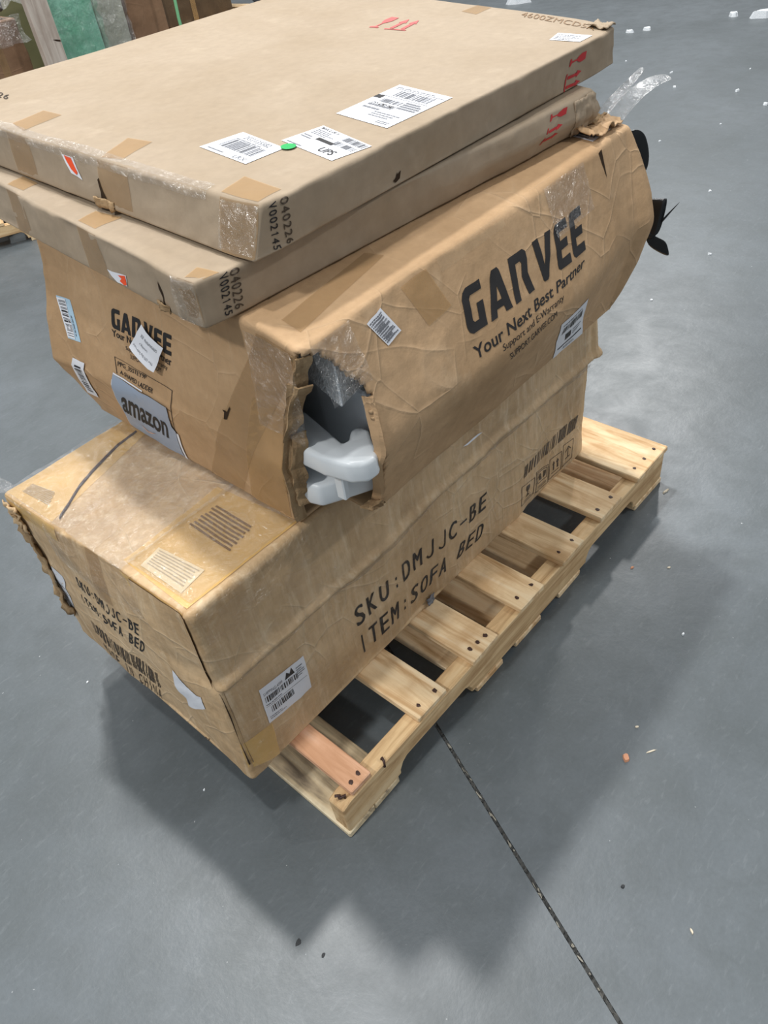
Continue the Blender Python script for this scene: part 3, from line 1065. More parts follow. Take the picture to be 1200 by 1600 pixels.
    'so_amberM': (SOFA, 'near', [(0.444, 0.432), (0.551, 0.415), (0.551, 0.445), (0.412, 0.445)]),
    'so_gapA': (SOFA, 'top', [(0.248, 0.480), (0.206, 0.475), (0.163, 0.461), (0.125, 0.447)]),
    'so_gapB': (SOFA, 'top', [(0.087, 0.429), (0.050, 0.402), (0.024, 0.385), (0.017, 0.378)]),
    'so_filmedge': (SOFA, 'top', [(0.091, 0.160), (0.147, 0.172), (0.212, 0.193), (0.230, 0.196)]),
    'so_flapA': (SOFA, 'near', [(0.543, 0.282), (0.541, 0.322), (0.500, 0.328), (0.476, 0.345)]),
    'so_flapB': (SOFA, 'near', [(0.432, 0.322), (0.399, 0.322), (0.390, 0.354), (0.544, 0.423)]),
    'so_crack': (SOFA, 'right', [(0.016, 0.251), (0.016, 0.197), (0.015, 0.125), (0.011, 0.052)]),
    'so_scrap': (SOFA, 'right', [(0.501, 0.002), (0.517, 0.003), (0.534, 0.003), (0.519, 0.003)]),
    'so_paper': (SOFA, 'right', [(0.648, 0.343), (0.660, 0.340), (0.707, 0.343), (0.694, 0.348)]),
    'ft_dent': (FLAT_TOP, 'right', [(0.280, 0.010), (0.299, 0.001), (0.305, 0.019), (0.284, 0.022)]),
}


# ================================================================ prints, stickers, tape and film on the cartons
PAR = {SOFA.name: sofa, GARVEE.name: garvee, FLAT_LOW.name: flat_low, FLAT_TOP.name: flat_top}


def P(key, g, mat, name='printed_lettering', parent=None, off=.0008, sub=None, step=.012):
    box, face, quad = Q[key]
    return pr(box, face, quad, g, mat, name, parent or PAR[box.name], off, step)


def PP(key, gs, mat, name, parent, off):
    for g in gs:
        P(key, g, mat, name, parent, off)


def sticker(key, mat='white', name='paper_label', label=None, off=.0008, poly=None):
    box, face, quad = Q[key]
    o = patch(box, face, quad, mat, name, PAR[box.name], off, poly)
    if label: o['label'] = label
    return o


U = (0, 0, 1, 1)


def g_heavy(body, x0, y0, x1, y1, d=.0035):
    return g_join([g_text(body, x0 + k * d, y0, x1 + k * d, y1) for k in (-1, 0, 1)])


# ---- topmost flat carton
a = sticker('ft_labelA', label='white barcode label nearest the short edge')
PP('ft_labelA', [g_bars(.14, .28, .86, .68, 26, 4), g_lines(.1, .08, .45, .16, 1, 2)], 'ink_grey', 'print', a, .0011)
PP('ft_labelA', [g_text('2G1135582', .22, .78, .80, .93), g_text('LRX', .66, .05, .90, .18), g_lines(.14, .70, .8, .75, 1, 5, .6)], 'ink_grey', 'print', a, .0011)
a = sticker('ft_labelB', label='white courier label with large UPS lettering')
PP('ft_labelB', [g_text('UPS', .60, .13, .86, .34, .02), g_text('BOX 2 OF 3', .06, .88, .40, .95, .02), g_rect(.30, .46, .62, .57)], 'ink', 'print', a, .0011)
PP('ft_labelB', [g_bars(.58, .76, .97, .95, 17, 8), g_bars(.58, .52, .95, .69, 17, 9), g_lines(.06, .62, .50, .86, 4, 3), g_lines(.04, .40, .26, .56, 2, 6), g_lines(.06, .05, .45, .14, 1, 7)], 'ink_grey', 'print', a, .0011)
a = sticker('ft_labelC', label='large white shipping label near the long edge')
PP('ft_labelC', [g_bars(.22, .70, .86, .86, 24, 11), g_lines(.05, .92, .95, .96, 1, 12), g_rect(.05, .885, .97, .895), g_bars(.20, .50, .56, .60, 14, 13), g_lines(.12, .30, .62, .46, 2, 14), g_lines(.60, .44, .95, .64, 4, 15, .7), g_lines(.42, .16, .9, .30, 3, 16), g_lines(.70, .05, .96, .12, 2, 17), g_rect(.06, .66, .92, .668)], 'ink_grey', 'print', a, .0011)
PP('ft_labelC', [g_rect(.0, .57, .13, .66), g_text('CO 4782 0401', .14, .40, .58, .47, .02)], 'ink', 'print', a, .0011)
a = sticker('ft_labelD', label='small white label by the far corner')
P('ft_labelD', g_lines(.08, .12, .9, .88, 4, 21), 'ink_grey', 'print', a, .0011)
box, face, quad = Q['ft_dot']
dc = np.array(quad).mean(0)
dotq = [(dc[0] - .0115, dc[1] - .0115), (dc[0] + .0115, dc[1] - .0115), (dc[0] + .0115, dc[1] + .0115), (dc[0] - .0115, dc[1] + .0115)]
patch(FLAT_TOP, 'top', dotq, 'green', 'dot_sticker', flat_top, .0022, [(.5 + .5 * math.cos(t), .5 + .5 * math.sin(t)) for t in np.linspace(0, 2 * math.pi, 25)[:-1]])['label'] = 'round green dot sticker'


def sc(g, x0, y0, x1, y1):
    return [(x0 + (x1 - x0) * x, y0 + (y1 - y0) * y) for x, y in g[0]], g[1]


def fragile():
    return g_join([sc(g_glass(), 0, 0, .42, 1), sc(g_arrow(0, 1), .53, .10, .73, .95), sc(g_arrow(0, 1), .80, .10, 1.0, .95), g_rect(.50, -.02, 1.02, .05)])


M['red_faded'] = plain('red_ink_worn', (196, 92, 90), .65)
P('ft_redtop', fragile(), 'red_faded', 'handling_mark', off=.0008)
P('ft_red', fragile(), 'red', 'handling_mark')
P('ft_code', g_text('4600ZMCD5A', *U), 'ink_brown', 'printed_code')
P('ft_date_left', g_mono('040226', *U, fill=.72, heavy=.004), 'ink_soft', 'printed_code')
P('ft_date', g_mono('040226', *U, fill=.72, heavy=.004), 'ink_soft', 'printed_code')
P('ft_num', g_mono('V002145', *U, fill=.72, heavy=.004), 'ink', 'printed_code')
for k in ('ft_t1', 'ft_t2', 'ft_t3', 'ft_t4'):
    sticker(k, 'tape', 'packing_tape', off=.0007)
L0, L1 = FLAT_TOP.fsize('near')
for (s0, s1) in ((.305, .375), (.565, .640), (.835, .905)):
    patch(FLAT_TOP, 'near', [(s0 + .01, .002), (s1 + .01, .002), (s1, L1 - .001), (s0, L1 - .001)], 'tape_dark', 'packing_tape', flat_top, .0007)
a = sticker('ft_orange', 'white', 'torn_label', off=.0010)
P('ft_orange', g_poly([(.30, .30), (.60, .12), (.86, .30), (.82, .95), (.22, .98)]), 'orange', 'orange_patch', a, .0016)
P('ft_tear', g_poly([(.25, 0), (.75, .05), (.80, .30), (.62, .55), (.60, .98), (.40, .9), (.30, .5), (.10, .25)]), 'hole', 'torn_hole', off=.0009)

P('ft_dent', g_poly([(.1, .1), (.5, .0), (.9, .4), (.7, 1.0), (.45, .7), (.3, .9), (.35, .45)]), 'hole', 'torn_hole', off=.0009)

# ---- lower flat carton
P('fl_red', fragile(), 'red', 'handling_mark')
P('fl_date', g_mono('040226', *U, fill=.72, heavy=.004), 'ink_soft', 'printed_code')
P('fl_num', g_mono('V002145', *U, fill=.72, heavy=.004), 'ink', 'printed_code')
a = sticker('fl_orange', 'white', 'torn_label', off=.0010)
P('fl_orange', g_poly([(.45, .25), (.75, .02), (.98, .1), (.96, .95), (.55, .80), (.70, .55)]), 'orange', 'orange_patch', a, .0016)
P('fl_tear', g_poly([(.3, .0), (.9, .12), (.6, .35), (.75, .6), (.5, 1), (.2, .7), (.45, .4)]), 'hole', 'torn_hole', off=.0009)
for k in ('fl_t1', 'fl_t2', 'fl_t3'):
    sticker(k, 'tape', 'packing_tape', off=.0007)
L0, L1 = FLAT_LOW.fsize('near')
for (s0, s1) in ((.325, .385), (.565, .622), (.832, .868)):
    patch(FLAT_LOW, 'near', [(s0 + .01, .002), (min(s1 + .01, L0), .002), (s1, L1 - .001), (s0, L1 - .001)], 'tape_dark', 'packing_tape', flat_low, .0007)

# ---- ladder carton
P('ga_mark', g_mark('GARVEE', *U), 'ink')
P('ga_tag', g_text('Your Next Best Partner', *U, bold=.012), 'ink')
P('ga_sup', g_text('Support and E-Warranty', *U), 'ink')
P('ga_web', g_text('SUPPORT.GARVEE.COM', *U), 'ink')
P('ga_frame', g_join([g_rect(0, .985, 1, 1), g_rect(0, .55, .012, 1), g_rect(.988, -.6, 1, 1), g_rect(0, .50, 1, .515), g_rect(.6, .02, 1, .035)]), 'ink_soft', 'printed_frame')
P('ga_ppg', g_text('PPG_35STEY9P', *U, bold=.01), 'ink')
P('ga_lad', g_text('A-SHAPED LADDER', *U, bold=.01), 'ink')
a = sticker('ga_amazon', 'amazon_blue', label='large blue grey label with dark lettering', off=.0024, poly=[(0, 0), (1, 0), (1.02, .55), (.97, .62), (1.0, 1), (.5, .98), (0, 1)])
for g in (g_rect(-.012, .0, 0, .92), g_rect(.0, 1.0, .55, 1.02), g_rect(1.02, .0, 1.06, .52)):
    P('ga_amazon', g, 'white', 'label_edge', a, .0020)
P('ga_amtext', g_text('amazon', *U, bold=.02), 'ink', 'print', a, .0030)
M['smile'] = plain('faded_orange', (186, 150, 130), .5)
P('ga_smile', g_poly([(0, .9), (.25, .35), (.5, .15), (.75, .3), (1, .8), (.75, .5), (.5, .38), (.25, .55)]), 'smile', 'print', a, .0030)
a = sticker('ga_blue', 'white_blue', label='pale blue barcode label')
P('ga_blue', g_rect(.03, .03, .62, .97), 'white', 'print', a, .0015)
box, face, quad = Q['ga_blue']
rot = [quad[1], quad[2], quad[3], quad[0]]
pr(box, face, rot, g_bars(.08, .42, .92, .88, 20, 31), 'ink', 'print', a, .0018)
pr(box, face, rot, g_lines(.12, .2, .9, .32, 1, 32), 'ink_grey', 'print', a, .0018)
a = sticker('ga_white', 'white', label='white barcode label by the lower left corner', off=.0020)
box, face, quad = Q['ga_white']
rot = [quad[1], quad[2], quad[3], quad[0]]
pr(box, face, rot, g_bars(.12, .25, .88, .75, 18, 33), 'ink', 'print', a, .0026)
# loose label standing off the face
box, face, quad = Q['ga_peel']
offs = lambda v: .004 + .012 * v[:, 0] * (1 - v[:, 0]) + .010 * v[:, 1]
V2, F2 = cut2d(*SQ, quad, .01)
st = bil(quad, V2[:, 0], V2[:, 1])
pl = mk('loose_label', GARVEE.surf('near', st[:, 0], st[:, 1], offs(V2)), F2, 'white', garvee)
pl['label'] = 'white label coming loose with upside-down print'
for g in (g_text('The UPS Ship Store Label', .12, .68, .92, .80), g_text('Listening x', .38, .44, .72, .54), g_text('GERMANPRIMA  SDE', .12, .20, .80, .30)):
    V2, F2 = cut2d(g[0], g[1], quad, .01)
    st = bil(quad, V2[:, 0], V2[:, 1])
    mk('print', GARVEE.surf('near', st[:, 0], st[:, 1], offs(V2) + .0006), F2, 'ink_grey', pl)
P('ga_MARK', g_mark('GARVEE', *U, gap=.14), 'ink', step=.012)
P('ga_TAG', g_text('Your Next Best Partner', *U, bold=.014), 'ink', step=.014)
P('ga_SUP', g_text('Support and E-Warranty', *U), 'ink', step=.014)
P('ga_WEB', g_text('SUPPORT.GARVEE.COM', *U), 'ink', step=.014)
a = sticker('ga_label', 'white', label='white shipping label with a thick black line', off=.0010)
PP('ga_label', [g_bars(.14, .60, .86, .80, 20, 41), g_rect(.08, .20, .92, .235), g_rect(.30, .33, .50, .50)], 'ink', 'print', a, .0014)
PP('ga_label', [g_lines(.10, .86, .9, .93, 1, 42), g_lines(.56, .34, .9, .5, 3, 43), g_lines(.3, .06, .8, .15, 2, 44)], 'ink_grey', 'print', a, .0014)
a = sticker('ga_toplabel', 'white', label='white label beside the torn far corner')
P('ga_toplabel', g_lines(.06, .08, .94, .92, 6, 45, .6), 'ink_grey', 'print', a, .0011)
a = sticker('ga_stub', 'white', label='grey scuffed label stub above the hole', off=.0012)
PP('ga_stub', [g_lines(.05, .08, .95, .95, 11, 46, .6), g_lines(.15, .1, .9, .9, 8, 47, .5)], 'ink_grey', 'print', a, .0016)
for k, mt in (('ga_tp1', 'tape'), ('ga_tp2', 'tape_clear'), ('ga_tape1', 'tape_dark'), ('ga_tape2', 'tape'), ('ga_topt', 'tape_dark')):
    sticker(k, mt, 'packing_tape', off=.0009)
sticker('ga_worn', 'tape_clear', 'packing_tape', off=.0008)
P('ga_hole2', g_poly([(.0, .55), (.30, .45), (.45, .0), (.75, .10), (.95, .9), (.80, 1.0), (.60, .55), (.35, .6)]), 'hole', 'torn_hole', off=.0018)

# ---- sofa bed carton
P('so_SKU', g_mono('SKU:DMJJC-BE', *U, heavy=.003), 'ink', step=.008, off=.0009)
P('so_ITEM', g_mono('ITEM:SOFA', 0, 0, .684, 1, heavy=.003), 'ink', step=.008, off=.0009)
P('so_ITEM', g_mono('BED', .790, 0, 1, 1, heavy=.003), 'ink', step=.008, off=.0009)
P('so_bar', g_bars(0, 0, 1, 1, 26, 51), 'ink_soft', 'printed_barcode', step=.008, off=.0009)
fr = g_frame(0, 0, 1, 1, .04, .03)
P('so_s1', g_join([fr, sc(g_glass(), .22, .24, .78, .84), g_rect(.2, .10, .8, .13)]), 'ink_soft', 'handling_mark')
P('so_s2', g_join([fr, g_frame(.12, .38, .88, .92, .04, .03), g_poly([(.25, .5), (.45, .5), (.4, .75), (.3, .85), (.2, .7)]), g_poly([(.55, .48), (.75, .55), (.8, .8), (.6, .82)]), g_lines(.15, .12, .85, .28, 2, 52, .4)]), 'ink_soft', 'handling_mark')
P('so_s3', g_join([fr, sc(g_arrow(0, 1), .24, .32, .46, .80), sc(g_arrow(0, 1), .56, .32, .78, .80), g_rect(.2, .18, .8, .22)]), 'ink_soft', 'handling_mark')
P('so_s4', g_join([fr, g_poly([(.2, .6), (.5, .82), (.8, .6), (.74, .58), (.5, .74), (.26, .58)]), g_rect(.47, .3, .53, .7), g_rect(.25, .24, .75, .28)]), 'ink_soft', 'handling_mark')
a = sticker('so_label', 'white', label='wrinkled white shipping label with two barcodes', off=.0010)
PP('so_label', [g_bars(.06, .56, .78, .72, 26, 53), g_bars(.12, .24, .62, .40, 18, 54), g_poly([(.52, .76), (.58, .92), (.64, .84), (.70, .96), (.74, .78)])], 'ink', 'print', a, .0014)
PP('so_label', [g_text('SHIPPING-4399', .05, .76, .46, .84), g_lines(.05, .48, .6, .53, 1, 55), g_lines(.05, .08, .4, .18, 2, 56), g_rect(.04, .44, .96, .45), g_lines(.78, .6, .95, .9, 5, 57)], 'ink_grey', 'print', a, .0014)
P('so_sku', g_mono('SKU:DMJJC-BE', *U, heavy=.003), 'ink', step=.007, off=.0009)
P('so_item', g_mono('ITEM:SOFA BED', *U, heavy=.003), 'ink', step=.007, off=.0009)
P('so_nbar', g_bars(0, 0, 1, 1, 30, 58), 'ink_soft', 'printed_barcode', step=.007, off=.0009)
P('so_made', g_mono('MADE IN CHINA', *U), 'ink_soft', step=.007, off=.0009)
tq = [(270, 1046), (280, 1053), (300, 1072), (316, 1085), (322, 1107), (309, 1105), (298, 1099), (295, 1085), (277, 1064)]
sticker('so_torn', 'white', 'label_remnant', 'ragged white label remnant', .0012, [((x - 270) / 53, (1108 - y) / 62) for x, y in tq])
a = sticker('so_lab', 'white', label='narrow white label by the crumpled left edge')
PP('so_lab', [g_lines(.1, .3, .9, .75, 5, 59, .4), g_rect(.55, .03, .95, .12)], 'ink_grey', 'print', a, .0011)
sticker('so_lab2', 'white', 'label_remnant')
P('so_x', g_text('X', *U), 'ink_soft')
W, H = SOFA.fsize('top')
patch(SOFA, 'top', [(.010, .006), (.24, .006), (.225, .20), (.020, .19)], 'tape_amber', 'amber_tape', sofa, .0009)
patch(SOFA, 'top', [(.006, .385), (.30, .470), (.30, H - .006), (.006, H - .006)], 'tape_amber', 'amber_tape', sofa, .0009)
nW, nH = SOFA.fsize('near')
patch(SOFA, 'near', [(.012, nH - .045), (.185, nH - .030), (.180, nH - .001), (.006, nH - .001)], 'tape_amber', 'amber_tape', sofa, .0016)
patch(SOFA, 'near', [(.40, nH - .03), (nW - .004, nH - .05), (nW - .004, nH - .001), (.37, nH - .001)], 'tape_amber', 'amber_tape', sofa, .0016)
patch(SOFA, 'near', [(.28, nH - .11), (.32, nH - .11), (.31, nH - .001), (.27, nH - .001)], 'tape_dark', 'packing_tape', sofa, .0012)
patch(SOFA, 'top', [(.006, .255), (.25, .29), (.25, .335), (.006, .30)], 'tape_clear', 'packing_tape', sofa, .0012)
M['print_tan'] = plain('tan_print', (168, 150, 122), .6)
M['paper_tan'] = plain('instruction_panel', (212, 192, 156), .6)
sticker('so_tab2', 'paper_tan', 'printed_panel', off=.0015)
for k in ('so_tab1', 'so_tab2', 'so_tab3'):
    rows = [g_rect(.02 + .02 * (i % 3), i / 8 + .02, .98 - .03 * (i % 2), i / 8 + .085) for i in range(8)] if k != 'so_tab2' else [g_rect(.06, .20 + i / 9, .94 - .02 * (i % 3), .20 + i / 9 + .045) for i in range(7)]
    P(k, g_join(rows), {'so_tab1': 'ink_brown', 'so_tab2': 'print_tan', 'so_tab3': 'print_tan'}[k], 'printed_table', off=.0019)
for k, mt in (('so_rt1', 'tape_clear'), ('so_rt2', 'tape_clear'), ('so_rt3', 'tape_amber')):
    sticker(k, mt, 'packing_tape', off=.0010)
# flap lapping over the short face beside the corner, torn corner edge, scraps
fl = [(.551, .275), (.541, .300), (.50, .325), (.476, .340), (.455, .343), (.43, .360), (.41, .388), (.40, .440), (.551, .440)]
fw, fh = SOFA.fsize('near')
poly = [(x / fw, y / fh) for x, y in fl]
for k, (of, mt) in enumerate(((.0032, 'card_sofa'), (.0018, 'card_torn'))):
    o = patch(SOFA, 'near', [(0, 0), (fw, 0), (fw, fh), (0, fh)], mt, 'corner_flap', sofa, of, poly, .012)
box, face, quad = Q['so_crack']
q4 = np.array(quad)
rw, rh = SOFA.fsize('right')
for k, dx in enumerate((0, .006)):
    pts = [(max(.004, x - .034) + dx, y) for x, y in quad] + [(max(.004, x - .034) + dx + .0016 + .0012 * math.sin(40 * y), y) for x, y in quad[::-1]]
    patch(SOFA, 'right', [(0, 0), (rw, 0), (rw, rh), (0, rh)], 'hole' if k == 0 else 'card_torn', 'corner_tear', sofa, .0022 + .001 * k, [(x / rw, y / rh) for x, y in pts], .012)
c = np.array(Q['so_scrap'][2]).mean(0)
crumpled_later = (c[0] - .012, c[0] + .012, max(.002, c[1] - .012), c[1] + .020)
c = np.array(Q['so_paper'][2])
sticker('so_paper', 'white', 'paper_scrap', 'white paper sliver poking out under the carton above', .006)
# open seam between the top flaps
gp = list(Q['so_gapA'][2]) + list(Q['so_gapB'][2])
gs = np.array(gp)
tt = np.linspace(0, len(gp) - 1, 40)
ss = np.stack([np.interp(tt, range(len(gp)), gs[:, 0]), np.interp(tt, range(len(gp)), gs[:, 1])], 1)
c3 = SOFA.surf('top', ss[:, 0], ss[:, 1], .0008)
wd = .0045 * np.sin(np.linspace(.35, math.pi - .25, 40))
vv, ff = [], []
for i, c in enumerate(c3):
    for k in (-1, 0, 1):
        vv.append((c[0] + .3 * wd[i] * k, c[1] + wd[i] * k, c[2] + .0035 - .0035 * abs(k) + .0006))
    if i:
        for k in (0, 1): ff.append((3 * i - 3 + k, 3 * i + k, 3 * i + k + 1, 3 * i - 2 + k))
mk('flap_seam', vv, ff, 'cord', sofa)


def film(box, face, s0, s1, t0, t1, name, parent, mat='film', off=.004, amp=.004, step=.006, seed=1):
    W, H = box.fsize(face)
    s = np.linspace(s0, s1, max(3, int((s1 - s0) / step)))
    t = np.linspace(t0, t1, max(3, int((t1 - t0) / step)))
    S_, T_ = np.meshgrid(s, t)
    p0 = box.surf(face, S_.ravel(), T_.ravel())
    w = off + amp * (np.abs(vnoise(p0, 26, seed)) + .6 * np.abs(vnoise(p0 * np.array([1, 1, .5]), 60, seed + 1)))
    V = box.surf(face, S_.ravel(), T_.ravel(), w)
    nw = len(s)
    F = [(j * nw + i, j * nw + i + 1, (j + 1) * nw + i + 1, (j + 1) * nw + i) for j in range(len(t) - 1) for i in range(nw - 1)]
    return mk(name, V, F, mat, parent)


film(SOFA, 'top', .004, .34, .17, H - .004, 'stretch_film', sofa, seed=3)
film(SOFA, 'top', .02, .30, .006, .18, 'stretch_film', sofa, amp=.002, off=.003, seed=5)
film(SOFA, 'near', .15, .42, .365, nH - .004, 'stretch_film', sofa, 'film_soft', amp=.003, seed=7)
film(SOFA, 'right', .01, 1.12, .015, .44, 'stretch_film', sofa, 'film_soft', amp=.0035, off=.003, step=.008, seed=9)
fW, fH = FLAT_TOP.fsize('top')
film(FLAT_TOP, 'top', .001, .017, .10, fH - .1, 'clear_tape', flat_top, 'film_tape', off=.001, amp=.0025, step=.006, seed=11)
film(FLAT_TOP, 'near', .10, FLAT_TOP.fsize('near')[0] - .1, .055, .0655, 'clear_tape', flat_top, 'film_tape', off=.001, amp=.0025, step=.005, seed=12)
film(FLAT_TOP, 'near', .84, .906, .006, .062, 'clear_tape', flat_top, 'film_tape', off=.0015, amp=.003, step=.004, seed=13)
film(FLAT_LOW, 'near', .82, .868, .006, .062, 'clear_tape', flat_low, 'film_tape', off=.0015, amp=.003, step=.004, seed=14)
film(GARVEE, 'right', .010, .085, .275, .355, 'clear_tape', garvee, 'film_tape', off=.002, amp=.007, step=.005, seed=15)
film(GARVEE, 'near', .565, .660, .20, .35, 'clear_tape', garvee, 'film_tape', off=.002, amp=.003, step=.006, seed=16)
film(GARVEE, 'right', .55, .68, .28, .355, 'clear_tape', garvee, 'film_tape', off=.001, amp=.002, step=.006, seed=17)

# ================================================================ torn board around the open corner
LN = GARVEE.L[1]


def torn(edge, out, name, seed, mat='card_torn', nseg=46, lift=.004, face='near'):
    """ragged strip of board along an edge given as (s, t) points, reaching 'out' metres past it"""
    rnd = random.Random(seed)
    e = np.array(edge)
    tt = np.linspace(0, len(e) - 1, nseg)
    ps = np.stack([np.interp(tt, range(len(e)), e[:, 0]), np.interp(tt, range(len(e)), e[:, 1])], 1)
    W, H = GARVEE.fsize(face)
    base = GARVEE.surf(face, np.clip(ps[:, 0], 0, W), np.clip(ps[:, 1], 0, H), lift)
    sg = 1 if face == 'near' else -1
    V, F = [], []
    sd = np.array([[i * .11, seed * 3.7, 0] for i in range(nseg)])
    wv = 1 + .45 * vnoise(sd, 1.0, seed) + .25 * vnoise(sd, 1.9, seed + 1)
    jv = vnoise(sd, 1.2, seed + 2)
    K = 7
    for i, b0 in enumerate(base):
        w = out * max(.25, wv[i])
        for k in range(K):
            f = k / (K - 1)
            ply = .0030 * math.sin(f * 9 + jv[i] * 1.5) + .003 * jv[i] * f
            if face == 'near': V.append((b0[0] - .004 * math.sin(f * 3.0) + .016 * f * f + ply, b0[1] - w * f, b0[2] + .003 * jv[i] * f))
            else: V.append((b0[0] - w * f, b0[1] - .003 * math.sin(f * 3) + .012 * f * f + ply, b0[2] + .003 * jv[i] * f))
        if i:
            for k in range(K - 1): F.append((K * i - K + k, K * i - K + 1 + k, K * i + 1 + k, K * i + k))
    o = mk(name, V, F, mat, garvee, False)
    md = o.modifiers.new('ply', 'SOLIDIFY'); md.thickness = .0028
    return o


torn([(LN - .084, .012), (LN - .080, .09), (LN - .066, .17), (LN - .052, .235), (LN - .020, .30), (LN - .012, .345)], .015, 'torn_edge', 1, lift=.001)
torn([(LN - .076, .05), (LN - .070, .10), (LN - .060, .16), (LN - .055, .20)], .020, 'torn_edge', 2, lift=-.006)
torn([(LN - .058, .19), (LN - .046, .24), (LN - .024, .30)], .018, 'torn_edge', 3, lift=.005, nseg=26)
torn([(.095, .02), (.088, .07), (.066, .15), (.068, .20), (.076, .255)], .007, 'torn_edge', 4, 'card_garvee', lift=-.001, face='right')
torn([(.105, .022), (.09, .045), (.06, .055)], .016, 'torn_edge', 5, lift=.002, nseg=18, face='right')
# crumpled flap at the far top corner
rnd = random.Random(11)
tW, tH = GARVEE.fsize('top')


def crumpled(s0, s1, t0, t1, n, m, amp, name, mat, parent, seed, box=GARVEE, face='top', base=.004):
    s_, t_ = np.meshgrid(np.linspace(s0, s1, n), np.linspace(t0, t1, m))
    p0 = box.surf(face, s_.ravel(), t_.ravel())
    rs = np.random.RandomState(seed)
    o_ = base + amp * np.abs(vnoise(p0, 42, seed)) + amp * .6 * np.abs(vnoise(p0, 95, seed + 3))
    V = box.surf(face, s_.ravel(), t_.ravel(), o_) + rs.uniform(-.0012, .0012, (n * m, 3))
    F = [(j * n + i, j * n + i + 1, (j + 1) * n + i + 1, (j + 1) * n + i) for j in range(m - 1) for i in range(n - 1)]
    o = mk(name, V, F, mat, parent, True)
    md = o.modifiers.new('ply', 'SOLIDIFY'); md.thickness = .002
    return o


crumpled(tW - .115, tW - .004, .010, .050, 26, 12, .015, 'torn_flap', 'card_garvee', garvee, 5)
crumpled(tW - .05, tW - .002, .045, .110, 14, 16, .013, 'torn_flap', 'card_torn', garvee, 6)
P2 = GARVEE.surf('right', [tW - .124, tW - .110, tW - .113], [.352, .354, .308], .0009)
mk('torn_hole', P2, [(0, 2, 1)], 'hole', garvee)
fW2, fH2 = FLAT_TOP.fsize('top')
crumpled(fW2 - .045, fW2 - .002, .004, .050, 14, 14, .007, 'torn_flap', 'card_flat', flat_top, 8, FLAT_TOP, 'top', .001)
fW3, fH3 = FLAT_LOW.fsize('right')
crumpled(fW3 - .085, fW3 - .003, .006, fH3 - .004, 18, 12, .008, 'torn_flap', 'card_flat', flat_low, 9, FLAT_LOW, 'right', .000)
# torn flaps hanging on the near faces of the two flat cartons
for bx, key, par, sd in ((FLAT_TOP, 'ft_tear', flat_top, 21), (FLAT_LOW, 'fl_tear', flat_low, 22)):
    q4 = np.array(Q[key][2])
    s0, s1 = q4[:, 0].min() - .012, q4[:, 0].max() + .006
    crumpled(s0 + .006, s1, .002, .014, 8, 5, .007, 'torn_flap', 'card_torn', par, sd, bx, 'near', .001)
# tear at the left edge of the sofa bed carton
crumpled(.004, .040, .10, .40, 7, 30, .012, 'torn_flap', 'card_torn', sofa, 31, SOFA, 'near', .001)
crumpled(.002, .050, .365, .43, 9, 12, .012, 'torn_flap', 'card_sofa', sofa, 33, SOFA, 'near', .001)

crumpled(*crumpled_later, 8, 8, .008, 'torn_flap', 'ink_grey', sofa, 41, SOFA, 'right', .002)

# ---- strips of film standing up from the cartons
def ribbon(pts, width, wdir, name, mat, parent, thick=.0012, taper=0.0):
    V, F = [], []
    n = len(pts)
    for i, q_ in enumerate(pts):
        w = width * (1 - taper * i / (n - 1))
        d = np.array(wdir[i] if isinstance(wdir, list) else wdir, float)
        d /= np.linalg.norm(d)
        V += [tuple(np.array(q_) - d * w / 2), tuple(q_), tuple(np.array(q_) + d * w / 2)]
        if i:
            for k in (0, 1): F.append((3 * i - 3 + k, 3 * i - 2 + k, 3 * i + 1 + k, 3 * i + k))
    o = mk(name, V, F, mat, parent, True)
    md = o.modifiers.new('sub', 'SUBSURF'); md.levels = 2; md.render_levels = 2
    if thick:
        m2 = o.modifiers.new('th', 'SOLIDIFY'); m2.thickness = thick
    return o


ribbon([(1.05, .14, .925), (1.07, .13, .945), (1.10, .118, .962), (1.135, .105, .974), (1.165, .09, .972)], .045, (.3, .8, .35), 'film_scrap', 'film', garvee, 0, .55)
ribbon([(1.05, .17, .925), (1.08, .155, .95), (1.115, .142, .972), (1.14, .132, .990)], .035, (.5, .7, .2), 'film_scrap', 'film', garvee, 0, .5)
ribbon([(-.058, .69, .566), (-.066, .712, .578), (-.070, .722, .592), (-.066, .730, .612)], .03, (1, .2, .1), 'film_scrap', 'film', sofa, 0, .6)

# ---- black strap tied at the far end of the ladder carton
fx = 1.118
bow = ribbon([(fx, .076, .688), (fx + .006, .074, .725), (fx + .008, .072, .757), (fx + .012, .072, .769), (fx + .022, .072, .762), (fx + .020, .074, .725), (fx + .010, .076, .690)], .038, (.25, -.95, .05), 'black_strap', 'strap', garvee)
bow['label'] = 'glossy black plastic strap tied in a bow'
ribbon([(fx, .078, .692), (fx + .010, .066, .680), (fx + .020, .054, .670), (fx + .030, .040, .662)], .042, (.35, -.15, -.9), 'black_strap', 'strap', garvee)
ribbon([(fx, .088, .692), (fx - .012, .098, .668), (fx - .022, .106, .640), (fx - .030, .111, .612)], .030, (.75, -.45, .25), 'black_strap', 'strap', garvee)
ribbon([(fx + .016, .056, .722), (fx + .024, .044, .740), (fx + .030, .030, .760)], .016, (.2, -.2, .8), 'black_strap', 'strap', garvee, .0012, .9)
ribbon([(fx - .05, .108, .906), (fx - .034, .102, .896), (fx - .026, .098, .880), (fx - .016, .094, .850), (fx - .018, .095, .822)], .024, (.7, -.6, .1), 'black_strap', 'strap', garvee)
v_, f_ = tube([(fx - .006, .096, .685), (fx + .006, .084, .690), (fx + .012, .074, .698)], .009, 8)
mk('strap_knot', v_, f_, 'strap', garvee)

